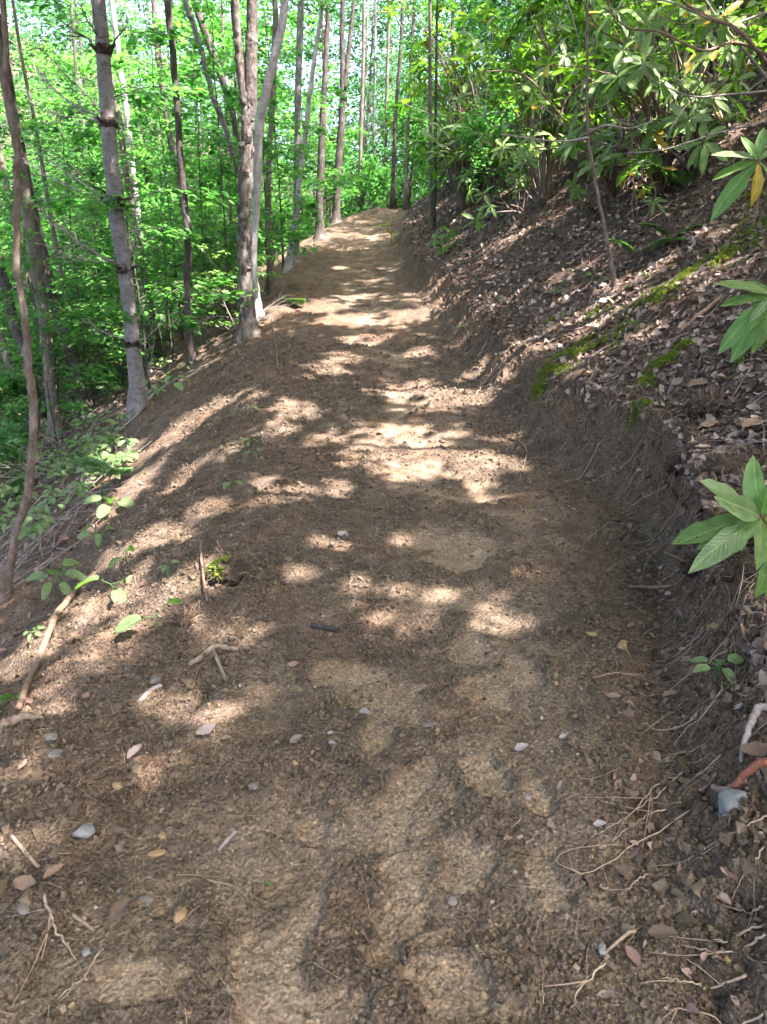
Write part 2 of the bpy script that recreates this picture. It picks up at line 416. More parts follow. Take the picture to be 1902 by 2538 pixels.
M['rhodo_far'] = leaf_material('rhododendron_leaf_mass', (0.045, 0.112, 0.016), (0.072, 0.162, 0.022), (0.110, 0.210, 0.028), trans=0.42, rough=0.42, spec=0.32, under=(0.095, 0.170, 0.046))
M['rhodo_new'] = leaf_material('young_rhododendron_leaf', (0.075, 0.175, 0.030), (0.105, 0.215, 0.035), (0.14, 0.25, 0.04), trans=0.4, rough=0.3, spec=0.5, per='object', veins=True, under=(0.14, 0.22, 0.09))
M['rhodo_yellow'] = leaf_material('yellowing_leaf', (0.24, 0.17, 0.02), (0.34, 0.27, 0.03), (0.42, 0.36, 0.045), trans=0.4, rough=0.4, spec=0.4, per='object', veins=True, tcol=(1.2, 1.1, 0.5))
M['rhodo_pale'] = leaf_material('pale_underside_leaf', (0.085, 0.185, 0.045), (0.11, 0.225, 0.06), (0.14, 0.255, 0.08), trans=0.35, rough=0.45, spec=0.35, per='object', veins=True)
M['moss'] = leaf_material('moss', (0.060, 0.085, 0.018), (0.105, 0.140, 0.026), (0.17, 0.205, 0.038), trans=0.45, rough=0.8, spec=0.1)
M['fern'] = leaf_material('fern', (0.050, 0.115, 0.035), (0.070, 0.145, 0.045), (0.095, 0.175, 0.055), trans=0.45, rough=0.5, spec=0.3)
# ------------------------------------------------------------------ terrain
_d = np.arange(-12, 130, 0.1)
def _curve(ds, vs_, sig=5):
    v = np.interp(_d, ds, vs_)
    k = np.exp(-0.5 * (np.arange(-15, 16) / sig) ** 2); k /= k.sum()
    return np.convolve(np.pad(v, 15, mode='edge'), k, mode='valid')
_XL = _curve([-12, 0, 1.1, 1.6, 2.3, 3.15, 5.1, 7.6, 11, 16, 20, 24, 30, 40, 60, 130], [-1.6, -1.3, -1.15, -1.06, -0.98, -0.77, -0.77, -1.1, -1.29, -1.38, -1.1, -0.5, 1.6, 7, 20, 60], 3)
_XR = _curve([-12, 0, 1.1, 1.5, 2.0, 2.6, 3.3, 4.1, 4.7, 5.2, 7.2, 9.5, 13, 17, 21, 24, 30, 40, 60, 130], [0.2, 0.45, 0.55, 0.66, 0.88, 1.12, 1.34, 1.42, 1.25, 1.02, 0.84, 0.62, 0.27, 0.17, 0.42, 0.8, 2.9, 8.3, 21.3, 61], 2.5)
_ZC = _curve([-12, 0, 1.1, 2.45, 5.1, 7.2, 9.5, 11.0, 12.5, 15, 19, 24, 26, 30, 40, 60, 130], [-0.5, 0, 0, 0, 0.04, 0.18, 0.46, 0.66, 0.72, 1.0, 1.47, 2.04, 2.15, 2.2, 2.5, 3.0, 4.5], 4)
_HC = _curve([-12, 0, 1.5, 3, 4.5, 6, 9, 13, 20, 130], [0.22, 0.24, 0.28, 0.46, 0.54, 0.44, 0.36, 0.36, 0.3, 0.3], 5)
_CW = _curve([-12, 0, 1.5, 2.6, 4, 6, 9, 20, 130], [0.55, 0.5, 0.45, 0.28, 0.34, 0.42, 0.42, 0.3, 0.3], 5)
XLf = lambda y: np.interp(y, _d, _XL)
XRf = lambda y: np.interp(y, _d, _XR)
ZCf = lambda y: np.interp(y, _d, _ZC)
HCf = lambda y: np.interp(y, _d, _HC)
CWf = lambda y: np.interp(y, _d, _CW)

def soft(s, r):
    s = np.maximum(s, 0); return np.sqrt(s * s + r * r) - r

def left_drop(s):
    """how far the ground lies below the bench s metres out from its outer edge"""
    a = soft(s, 0.45) * 0.60
    a = a - soft(s - 2.4, 0.5) * 0.20
    a = a - soft(s - 8, 2.0) * 0.16
    a = a - soft(s - 18, 4.0) * 0.20
    a = a - soft(s - 38, 8.0) * 0.55
    return a

def base_h(x, y):
    x = np.asarray(x, float); y = np.asarray(y, float)
    xl, xr, z = XLf(y), XRf(y), ZCf(y)
    c = (xl + xr) / 2
    z = z - 0.02 * np.clip((c - x) / 0.7, -1, 1)
    # a gentle dish worn along the middle of the bench
    z = z - 0.03 * np.exp(-((x - (c + 0.1)) / 0.45) ** 2)
    sl = np.maximum(xl - x, 0); sr = np.maximum(x - xr, 0)
    z = z - left_drop(sl)
    hc, cw = HCf(y), CWf(y)
    t = np.clip(sr / cw, 0, 1)
    cut = hc * (t ** 1.7 * (1 - 0.35 * t) / 0.65)
    bank = soft(sr - cw, 0.12) * 0.64 - soft(sr - 14, 3) * 0.14
    z = z + cut + bank
    # coves and swells
    z = z + fbm(x, y, 4.0, 2, 31) * 0.10 * smooth(0.8, 3.0, sl) + fbm(x, y, 1.7, 2, 41) * 0.07 * smooth(0.1, 0.9, sr - cw)
    z = z + fbm(x, y, 14.0, 2, 51) * 0.55 * smooth(5, 16, sl)
    return z

F_SRC = 1269.0 / math.tan(VFOV / 2)
def ray(px, py):
    a = (px - 951.0) / F_SRC; b = (1269.0 - py) / F_SRC
    cp, sp = math.cos(PITCH), math.sin(PITCH)
    return np.array([a, cp + b * sp, -sp + b * cp])
_t = np.geomspace(0.6, 140, 5000)
def at(px, py, lift=0.0):
    """the point of the ground that the photograph shows at this pixel"""
    d = ray(px, py); P = CAM + d * _t[:, None]
    below = P[:, 2] < base_h(P[:, 0], P[:, 1]) + lift
    i = int(np.argmax(below)) if below.any() else len(_t) - 1
    return P[i]
def on_plane(px, py, d):
    """the point on this pixel's line of sight that is d metres ahead"""
    r = ray(px, py); return CAM + r * (d / r[1])
def px_per_m(p):
    v = p - CAM; return F_SRC / (v[1] * math.cos(PITCH) - v[2] * math.sin(PITCH))

# boot prints and trodden patches (centre px, half-length px along / across, heading)
PRINTS = []
for (px, py, rx, ry, a) in [
    (985, 2005, 52, 105, 12), (1155, 2140, 72, 92, -6), (745, 2285, 62, 95, 14), (650, 2400, 130, 90, 60), (1215, 1925, 45, 72, -14),
    (1015, 2160, 62, 62, 20), (1120, 2440, 125, 95, -18), (870, 1665, 90, 42, 0), (1215, 1700, 80, 55, 10), (1290, 1665, 60, 45, 0),
    (790, 2065, 50, 42, 0), (1060, 1915, 48, 55, 20), (1330, 1985, 60, 48, 0), (345, 2425, 120, 70, 0), (1000, 2250, 62, 85, 35), (760, 2500, 160, 60, 0),
    (935, 1830, 60, 60, 0), (1170, 1595, 60, 35, 0), (1130, 1380, 90, 30, 0), (1050, 1330, 70, 22, 0), (1365, 2150, 60, 80, 10), (950, 2360, 60, 60, 0)]:
    c = at(px, py); k = px_per_m(c)
    p1 = at(px, py - ry); p2 = at(px, py + ry)
    PRINTS.append((c[0], c[1], rx / k, abs(p1[1] - p2[1]) / 2, R(a)))

def compact_mask(x, y):
    m = np.zeros(np.shape(x)); rim = np.zeros(np.shape(x))
    wx = x + 0.045 * noise(x, y, 0.16, 3) + 0.012 * noise(x, y, 0.05, 13); wy = y + 0.045 * noise(x, y, 0.16, 4) + 0.012 * noise(x, y, 0.05, 14)
    nz = fbm(x, y, 0.12, 3, 6); nz2 = noise(x, y, 0.2, 8)
    for (cx_, cy_, a, b, h) in PRINTS:
        dx, dy = wx - cx_, wy - cy_
        ca, sa = math.cos(h), math.sin(h)
        q = np.sqrt(((dx * ca - dy * sa) / a) ** 2 + ((dx * sa + dy * ca) / b) ** 2)
        m = np.maximum(m, (1 - smooth(0.84, 1.02, q + 0.16 * nz)) * (0.80 + 0.20 * nz2))
        rim = np.maximum(rim, np.exp(-((q - 1.12) / 0.13) ** 2))
    xl, xr = XLf(y), XRf(y); c = xl * 0.42 + xr * 0.58
    lane = np.exp(-((x - c) / 0.42) ** 2)
    far = smooth(2.4, 4.5, y)
    g = smooth(-0.10, 0.40, fbm(x, y, 0.36, 4, 61) + 0.14) * np.maximum(lane, 0.9 * np.exp(-((x - c + 0.05) / 0.62) ** 2) * (1 - far))
    m = np.maximum(m, g * (0.60 + 0.12 * far))
    inside = smooth(-0.05, 0.12, x - xl) * smooth(-0.02, 0.12, xr - x)
    return m * inside, rim * inside * (1 - far)

def surface(x, y):
    """height and the soil masks"""
    xl, xr, cw = XLf(y), XRf(y), CWf(y)
    sl = np.maximum(xl - x, 0); sr = np.maximum(x - xr, 0)
    z = base_h(x, y)
    inn = smooth(-0.05, 0.15, x - xl) * smooth(-0.05, 0.1, xr - x)
    spoil = smooth(-0.25, 0.25, sl - 0.0) * (1 - smooth(2.2, 3.4, sl)) * (xl > x - 0.3)
    bank = smooth(0.9, 1.05, sr / cw)
    cut = smooth(0.0, 0.2, sr) * (1 - bank)
    comp, rim = compact_mask(x, y)
    lod = 1.0 / (1 + (np.maximum(y, 0) / 14) ** 2)
    # long swells and hand-raked lumps
    z = z + inn * (0.020 * fbm(x, y, 0.75, 2, 71) + 0.012 * fbm(x, y, 0.24, 2, 72))
    xa = x + z * np.where(sr > 0, 1.0, 0.0)                      # arc length up the bank, so that lumps do not smear on the steep
    cl1 = (0.45 - worley(xa, y, 0.075, 81)); cl2 = (0.45 - worley(xa, y, 0.034, 82)); cl3 = (0.45 - worley(xa, y, 0.0165, 83))
    gate = smooth(-0.15, 0.55, noise(x, y, 0.33, 84) + 0.25)
    loose = (1 - 0.92 * comp)
    z = z + inn * loose * lod * (0.024 * cl1 * gate + 0.018 * cl2 * (0.4 + 0.6 * gate) + 0.010 * cl3) 
    z = z - 0.030 * comp * inn + 0.010 * rim * loose * gate
    z = z + inn * comp * 0.004 * noise(x, y, 0.03, 85)
    # spoil thrown over the outer edge: lumps and runnels
    z = z + spoil * (0.050 * fbm(x, y, 0.55, 3, 91) + 0.035 * np.abs(noise(x * 0.6, y * 1.5, 0.22, 92)) + 0.030 * cl1 + 0.016 * cl2 + 0.008 * cl3)
    # the cut face, combed down by the rake
    z = z + cut * (0.085 * fbm(xa * 0.6, y * 1.2, 0.34, 4, 95) + 0.050 * cl1 + 0.028 * cl2 + 0.014 * cl3)
    # litter-covered bank and forest floor
    z = z + bank * (0.045 * fbm(x, y, 0.5, 3, 97) + 0.020 * cl1 + 0.010 * cl2)
    z = z + smooth(2.2, 3.4, sl) * (0.06 * fbm(x, y, 0.8, 3, 99))
    grey = smooth(0.15, 0.6, sr / cw + 0.35 * noise(x, y, 0.4, 101)) * 0.26 * (1 - 0.3 * bank) + spoil * smooth(0.1, 0.5, noise(x, y, 0.7, 102)) * 0.5
    grey = np.maximum(grey, 0.5 * smooth(0.3, 0.7, x - 0.25 * y) * (1 - smooth(2.0, 2.8, y)))
    humus = bank * 0.9 + smooth(2.0, 3.2, sl) * 0.95 + cut * smooth(0.7, 0.99, sr / cw) * 0.25
    return z, np.clip(comp, 0, 1), np.clip(grey, 0, 1), np.clip(humus, 0, 1)

def ground(x, y):
    x = np.atleast_1d(np.asarray(x, float)); y = np.atleast_1d(np.asarray(y, float))
    return surface(x, y)[0]

def undercut(x, y, z):
    """the sod lip leans out over the cut between two and five metres ahead"""
    sr = (x - XRf(y)) / CWf(y)
    w = np.exp(-((y - 3.2) / 0.75) ** 2)
    lip = np.exp(-((sr - 1.05) / 0.28) ** 2)
    n = 0.8 + 0.5 * noise(y, y * 0 + 3.1, 0.22, 111)
    return x - (0.18 * w * lip + 0.04 * np.exp(-((sr - 1.0) / 0.35) ** 2) * smooth(1.5, 3, y)) * n

# the sheet: rows by distance, columns by part of the cross-section
ROWS = np.concatenate([np.linspace(-10, 0.1, 26)[:-1], np.geomspace(0.55, 3.2, 330)[0:1] * 0 + 0.3, np.geomspace(0.55, 3.2, 330), np.geomspace(3.2, 30, 380)[1:], np.geomspace(30, 120, 40)[1:]])
nr = len(ROWS)
def seg(a, b, n, p=1.0):
    t = np.linspace(0, 1, n + 1)[:, None] ** p
    return a[None] * (1 - t) + b[None] * t
yl = np.maximum(ROWS, 0)
xl, xr, cw = XLf(ROWS), XRf(ROWS), CWf(ROWS)
spread = 0.62 * yl + 1.6
c_far_l = xl - 75; c_fr_l = np.minimum(xl - 3.2, -spread); c_sp = xl - 2.6; c_bk = xr + cw; c_fr_r = np.maximum(c_bk + 1.5, spread); c_far_r = c_bk + 60
parts_cols = [('forest_floor', seg(c_far_l, c_fr_l, 26, 0.5)), ('forest_floor', seg(c_fr_l, c_sp, 70)), ('spoil_slope', seg(c_sp, xl, 120)),
              ('dirt_trail', seg(xl, xr, 165)), ('cut_bank', seg(xr, c_bk, 44)), ('hillside', seg(c_bk, c_fr_r, 100)), ('hillside', seg(c_fr_r, c_far_r, 24, 1.8))]
cols = [parts_cols[0][1][:1]]; owner = []
for nm, s_ in parts_cols:
    cols.append(s_[1:]); owner += [nm] * (len(s_) - 1)
X = np.vstack(cols).T                                    # (rows, columns)
Y = np.repeat(ROWS[:, None], X.shape[1], 1)
Z, CMP, GRY, HUM = surface(X.ravel(), Y.ravel())
Z = Z.reshape(X.shape)
XU = undercut(X.ravel(), Y.ravel(), Z.ravel()).reshape(X.shape)
GV = np.stack([XU, Y, Z], -1)
du = np.gradient(GV, axis=1); dv = np.gradient(GV, axis=0)
GN = np.cross(du, dv); GN /= np.linalg.norm(GN, axis=-1, keepdims=True) + 1e-12
CMP = CMP.reshape(X.shape); GRY = GRY.reshape(X.shape); HUM = HUM.reshape(X.shape)
owner = np.array(owner)
KINDS = {'forest_floor': 'shaded forest floor of dead leaves falling away below the trail', 'spoil_slope': 'loose earth thrown down the outer slope of the trail',
         'dirt_trail': 'freshly dug bare brown dirt trail', 'cut_bank': 'raw cut earth face along the inner side of the trail', 'hillside': 'steep leaf-strewn hillside above the cut bank'}
for nm in KINDS:
    ci = np.where(owner == nm)[0]; c0, c1 = ci.min(), ci.max() + 1
    blk = lambda a: a[:, c0:c1 + 1]
    nc = c1 - c0 + 1
    i = np.arange(nr - 1)[:, None] * nc; j = np.arange(nc - 1)[None]
    Q = np.stack([i + j, i + j + 1, i + nc + j + 1, i + nc + j], -1).reshape(-1, 4)
    me = new_mesh(nm, blk(GV).reshape(-1, 3), [Q], M['soil'], True, {'compact': blk(CMP).ravel(), 'grey': blk(GRY).ravel(), 'humus': blk(HUM).ravel()}, blk(GN).reshape(-1, 3))
    link(nm, me, label=KINDS[nm], cat={'forest_floor': 'ground', 'spoil_slope': 'slope', 'dirt_trail': 'trail', 'cut_bank': 'bank', 'hillside': 'slope'}[nm], kind='structure')
# ------------------------------------------------------------------ leaf shapes (local x = length 1, z = up)
RHOMB = (np.array([[0, 0, 0], [0.45, 0.30, 0.07], [1, 0, -0.06], [0.45, -0.30, 0.07]], float), np.array([[0, 2, 1], [0, 3, 2]]))
def oval_leaf(w=0.3, fold=0.06, droop=0.12, seg=4, tip=1.0):
    t = np.linspace(0, 1, seg + 1)
    half = w * np.sin(np.pi * np.clip(t, 0, 1) ** 0.85) ** 0.8; half[0] = 0.0; half[-1] = 0.0
    V = []; 
    for a, h in zip(t, half):
        zc = -droop * a * a
        V += [[a, h, zc + fold * h / w], [a, 0, zc], [a, -h, zc + fold * h / w]]
    T = []
    for i in range(seg):
        a = i * 3
        for k in (0, 1):
            T += [[a + k, a + k + 1, a + 3 + k + 1], [a + k, a + 3 + k + 1, a + 3 + k]]
    return np.array(V, float), np.array([q[::-1] for q in T])
LEAF8 = (np.array([[0, 0, 0], [0.3, 0.27, 0.05], [0.68, 0.24, 0.03], [1, 0, -0.10], [0.68, -0.24, 0.03], [0.3, -0.27, 0.05], [0.5, 0, -0.02]], float),
         np.array([[6, 1, 0], [6, 2, 1], [6, 3, 2], [6, 4, 3], [6, 5, 4], [6, 0, 5]])[:, ::-1])

# ------------------------------------------------------------------ crowns of flat leaf sprays
def spray_points(g, H, z0, Rm, nb, per, flat=0.10, base_r=0.25, rise=(0.0, 0.35), taper=0.55, bias=0.9):
    pos, fwd, brs = [], [], []
    for b in range(nb):
        f = g.random() ** bias; z = z0 + (H - z0) * f
        L = Rm * (1 - taper * f) * g.uniform(0.55, 1.05); az = g.uniform(0, 2 * np.pi)
        d = np.array([math.cos(az), math.sin(az), g.uniform(*rise)])
        p0 = np.array([0, 0, z]); p1 = p0 + d * L * 0.55 + [0, 0, 0.05 * L]; p2 = p0 + d * L - [0, 0, 0.10 * L]
        brs.append(np.array([p0, p1, p2]))
        t = base_r + (1 - base_r) * g.random(per) ** 0.75
        q = p0 * ((1 - t) ** 2)[:, None] + 2 * p1 * (t * (1 - t))[:, None] + p2 * (t ** 2)[:, None]
        side = np.array([-d[1], d[0], 0]); off = g.normal(0, 1, per) * 0.26 * L * (1.15 - t)
        q = q + side * off[:, None] + np.array([0, 0, 1]) * (g.normal(0, flat, per) - 0.12 * np.abs(off))[:, None]
        pos.append(q)
        w = d[None] * 0.9 + side[None] * np.sign(off)[:, None] * g.uniform(0.2, 1.1, per)[:, None] + g.normal(0, 0.25, (per, 3)); w[:, 2] -= 0.25
        fwd.append(w)
    return np.vstack(pos), np.vstack(fwd), brs

def leaf_rots(fwd, g, tilt=0.35):
    up = np.array([0, 0, 1.0]) + g.normal(0, tilt, fwd.shape)
    return basis(fwd, up)

def crown_mesh(name, g, H, z0, Rm, nb, per, ls, material, tmpl=RHOMB, **kw):
    pos, fwd, brs = spray_points(g, H, z0, Rm, nb, per, **kw)
    mb = MB(); mb.inst(tmpl, pos, leaf_rots(fwd, g), ls * g.uniform(0.65, 1.25, len(pos)))
    return mb.mesh(name, material, False), brs

def trunk_mesh(name, g, H, r0, material, brs=(), lean=0.03, sides=9, fork=None):
    mb = MB(); k = 14
    z = np.linspace(-0.25, H, k); w = np.cumsum(g.normal(0, lean, (k, 2)), 0) * np.linspace(0, 1, k)[:, None]
    P = np.column_stack([w, z]); P[:2, :2] = 0
    r = r0 * (1 - 0.75 * np.clip(z / H, 0, 1)) * (1 + 0.5 * np.exp(-np.maximum(z, 0) / 0.15))
    mb.tube(smooth_path(P, 30), np.interp(np.linspace(0, 1, 30), np.linspace(0, 1, k), r), sides, True, 0.05, 1)
    for b in brs:
        ax = np.array([np.interp(b[0][2], z, P[:, 0]), np.interp(b[0][2], z, P[:, 1]), 0])
        q = smooth_path(b + ax * np.array([[1], [0.5], [0.2]]), 6)
        rb = max(0.006, r0 * 0.20 * (1 - 0.6 * b[0][2] / H)); mb.tube(q, np.linspace(rb, 0.003, 6), 4, False)
    return mb.mesh(name, material, True)

# --- templates shared by the many trees of the wood
TREES = []
for k in range(10):
    g = np.random.default_rng(100 + k)
    H = [11, 10, 12, 9.5, 11, 8, 10, 9, 8, 5.2][k]; r0 = [0.075, 0.055, 0.085, 0.05, 0.065, 0.04, 0.08, 0.034, 0.028, 0.02][k]
    cm, brs = crown_mesh('crown', g, (H - 1.5 if k in (0, 2, 4, 6) else (6.2 if k < 9 else 5.0)), [0.9, 1.6, 2.0, 0.7, 2.6, 0.6, 1.2, 2.5, 1.5, 0.8][k], [2.3, 1.9, 2.6, 1.8, 2.5, 1.6, 2.4, 1.2, 1.1, 1.9][k], [50, 50, 50, 50, 50, 50, 50, 26, 24, 26][k], [110, 110, 110, 110, 110, 110, 110, 70, 70, 60][k], [0.10, 0.12, 0.11, 0.095, 0.125, 0.10, 0.11, 0.10, 0.10, 0.13][k], M['leaf_far' if k in (0, 2, 4, 6) else 'leaf_wood'], LEAF8 if k == 9 else RHOMB, bias=1.2, taper=0.35, flat=0.10 if k < 9 else 0.05)
    tm = trunk_mesh('trunk', g, H, r0, M[['bark_mid', 'bark_dark', 'bark_pine', 'bark_mid', 'bark_white', 'bark_dark', 'bark_mid', 'bark_mid', 'bark_dark', 'bark_dark'][k]], brs[:30 if k < 9 else 26])
    TREES.append((tm, cm))
SHRUBS = []
for k in range(4):
    g = np.random.default_rng(200 + k)
    cm, brs = crown_mesh('foliage', g, [1.7, 1.3, 2.3, 1.0][k], 0.15, [1.0, 0.9, 1.1, 0.8][k], 34, 60, [0.10, 0.085, 0.11, 0.09][k], M['leaf_shrub'], LEAF8, taper=0.45, rise=(0.1, 0.9))
    mb = MB()
    for j in range(6):
        a = g.uniform(0, 6.28); h = [1.5, 1.1, 2.0, 0.8][k]
        mb.tube(smooth_path([[0, 0, -0.1], [0.15 * math.cos(a), 0.15 * math.sin(a), h * 0.5], [0.45 * math.cos(a), 0.45 * math.sin(a), h]], 7), np.linspace(0.012, 0.004, 7), 5, False)
    SHRUBS.append((mb.mesh('stem', M['bark_dark'], True), cm))

def gz(x, y): return float(base_h(np.array([x]), np.array([y]))[0])

def plant_tree(k, x, y, s, rz, label, group, cat='tree', name='forest_tree', tilt=(0, 0)):
    e = empty(name, (x, y, gz(x, y)), label, cat, group)
    e.scale = (s, s, s); e.rotation_euler = (tilt[0], tilt[1], rz)
    link('trunk', TREES[k][0], e); link('crown', TREES[k][1], e)
    return e

# ------------------------------------------------------------------ named trunks of the photograph (points and widths in its pixels)
def px_trunk(pts, widths, base_i=-1, d=None, extra=None, n=44, sides=14, rough=0.035, seed=1, top=9.0, depth_lean=0.0):
    """a trunk through image points (listed from the top down) that stands on the ground at the last one"""
    b = at(*pts[-1]) if d is None else on_plane(*pts[-1], d)
    d = b[1]
    P = np.array([on_plane(px, py, d) for px, py in pts])[::-1]
    W = np.array([w / px_per_m(p) / 2 for w, p in zip(widths[::-1], P)])
    dirn = P[-1] - P[-2]; dirn /= np.linalg.norm(dirn); dirn = dirn * 0.7 + np.array([0, 0, 0.3]); dirn /= np.linalg.norm(dirn)
    if top:
        zt = P[-1][2]; L = max(1.5, top - zt)
        P = np.vstack([P, P[-1] + dirn * L * 0.5, P[-1] + dirn * L]); W = np.concatenate([W, [W[-1] * 0.75, W[-1] * 0.35]])
    root = P[0].copy(); P = np.vstack([P[0] - [0, 0, 0.22], P]); W = np.concatenate([[W[0] * 1.35], W])
    Q = smooth_path(P, n); r = np.interp(np.linspace(0, 1, n), np.linspace(0, 1, len(W)), W)
    return root, Q, r

def named_tree(name, label, pts, widths, material, crown=None, seed=1, rough=0.035, top=9.0, d=None, sides=14, n=60, cat='tree', ground_snap=True):
    root, Q, r = px_trunk(pts, widths, d=d, top=top, n=n)
    if ground_snap and d is not None: root[2] = gz(root[0], root[1])
    e = empty(name, root, label, cat)
    mb = MB(); g = np.random.default_rng(seed)
    dz = Q[0][2] - 0
    if d is not None and Q[0][2] > root[2] - 0.1:                      # carry the foot down into the ground
        Q = np.vstack([[Q[0][0], Q[0][1], root[2] - 0.2], Q]); r = np.concatenate([[r[0] * 1.15], r])
    wob = g.normal(0, 0.004, Q.shape); mb.tube(Q + wob, r * (1 + 0.75 * np.exp(-np.maximum(Q[:, 2] - root[2], 0) / 0.13)), sides, True, rough, seed)
    t = mb.build('trunk', material, e, origin=root)
    if crown:
        H, z0, Rm, nb, per, ls = crown; c0 = Q[-1] - [0, 0, H - z0 - 0.6]
        pos, fwd, brs = spray_points(g, H - z0, 0, Rm, nb, per)
        pos = pos + c0; keep = canopy_keep(pos)
        m2 = MB(); m2.inst(RHOMB, pos[keep], leaf_rots(fwd[keep], g), ls * g.uniform(0.7, 1.25, keep.sum()))
        m2.build('crown', M['leaf_canopy'], e, False, origin=root)
    return e, root, Q, r

# ------------------------------------------------------------------ sun patches, for which crown leaves are left out
S_ = 1.1472
LIT = []
for (px, py, rx, ry) in [
    (880, 985, 135, 62), (1050, 1000, 66, 46), (860, 935, 85, 18), (940, 965, 60, 25), (760, 690, 95, 13), (880, 680, 60, 11), (790, 735, 65, 9), (750, 772, 50, 12), (715, 797, 70, 9),
    (880, 840, 95, 14), (965, 855, 45, 16), (820, 512, 42, 6), (805, 470, 45, 5), (735, 578, 18, 4), (640, 885, 52, 14), (590, 930, 40, 12), (700, 947, 45, 9),
    (680, 662, 60, 11), (610, 672, 36, 7), (330, 975, 70, 22), (250, 1010, 75, 22), (420, 905, 70, 18), (300, 1040, 55, 22), (350, 1165, 95, 28), (265, 1200, 60, 28), (440, 1110, 60, 18),
    (200, 1330, 110, 52), (335, 1320, 75, 55), (430, 1255, 55, 26), (60, 1420, 85, 60), (150, 1460, 75, 55), (280, 1400, 60, 40), (410, 1540, 88, 62), (385, 1640, 28, 50), (60, 1670, 52, 52),
    (565, 1490, 48, 20), (460, 1600, 20, 28), (270, 1655, 42, 28), (90, 1815, 50, 24), (20, 1850, 40, 20), (690, 1065, 85, 22), (600, 1080, 60, 18), (700, 1172, 58, 20), (560, 1045, 30, 12),
    (960, 1295, 58, 26), (880, 1325, 115, 30), (1150, 1232, 42, 13), (1095, 1335, 52, 22), (1065, 1290, 40, 9), (880, 1165, 24, 9), (1085, 1075, 28, 9), (640, 1235, 40, 16), (780, 1258, 40, 13),
    (510, 1350, 60, 22), (1120, 775, 42, 12), (1030, 800, 26, 10), (1185, 560, 30, 8), (1260, 620, 24, 8), (1560, 265, 60, 25), (1620, 240, 50, 20), (20, 1560, 30, 30), (470, 1380, 40, 16),
    (100, 1530, 40, 24), (230, 1110, 40, 18), (380, 1040, 40, 14), (480, 985, 40, 14), (1400, 720, 30, 10), (820, 605, 30, 4), (770, 640, 50, 6), (905, 760, 34, 7)]:
    px, py, rx, ry = px * S_, py * S_, rx * S_ * (0.78 if py < 860 else 1.0), ry * S_
    c = at(px, py); k = px_per_m(c); p1 = at(px, py - ry); p2 = at(px, py + ry)
    LIT.append((c[0], c[1], rx / k, min(1.6, max(0.03, abs(p1[1] - p2[1]) / 2))))
LIT = np.array(LIT)

def sun_foot(P):
    """where the sunbeam through P meets the ground"""
    t = (P[:, 2] - 0.0) / SUN[2]
    for _ in range(7):
        G = P - SUN * t[:, None]; t = t + 0.8 * (G[:, 2] - base_h(G[:, 0], G[:, 1])) / SUN[2]
    return P - SUN * t[:, None]

def canopy_keep(P):
    G = sun_foot(P); n = fbm(G[:, 0], G[:, 1], 0.24, 3, 131) * 0.55
    out = np.ones(len(P), bool)
    for (cx_, cy_, a, b) in LIT:
        q = np.sqrt(((G[:, 0] - cx_) / (a + 0.065)) ** 2 + ((G[:, 1] - cy_) / (b + 0.065)) ** 2)
        out &= (q + n) > 1.0
    return out | (np.random.default_rng(len(P)).random(len(P)) < 0.006)

SX = lambda L: [(a, b) for a, b in L]
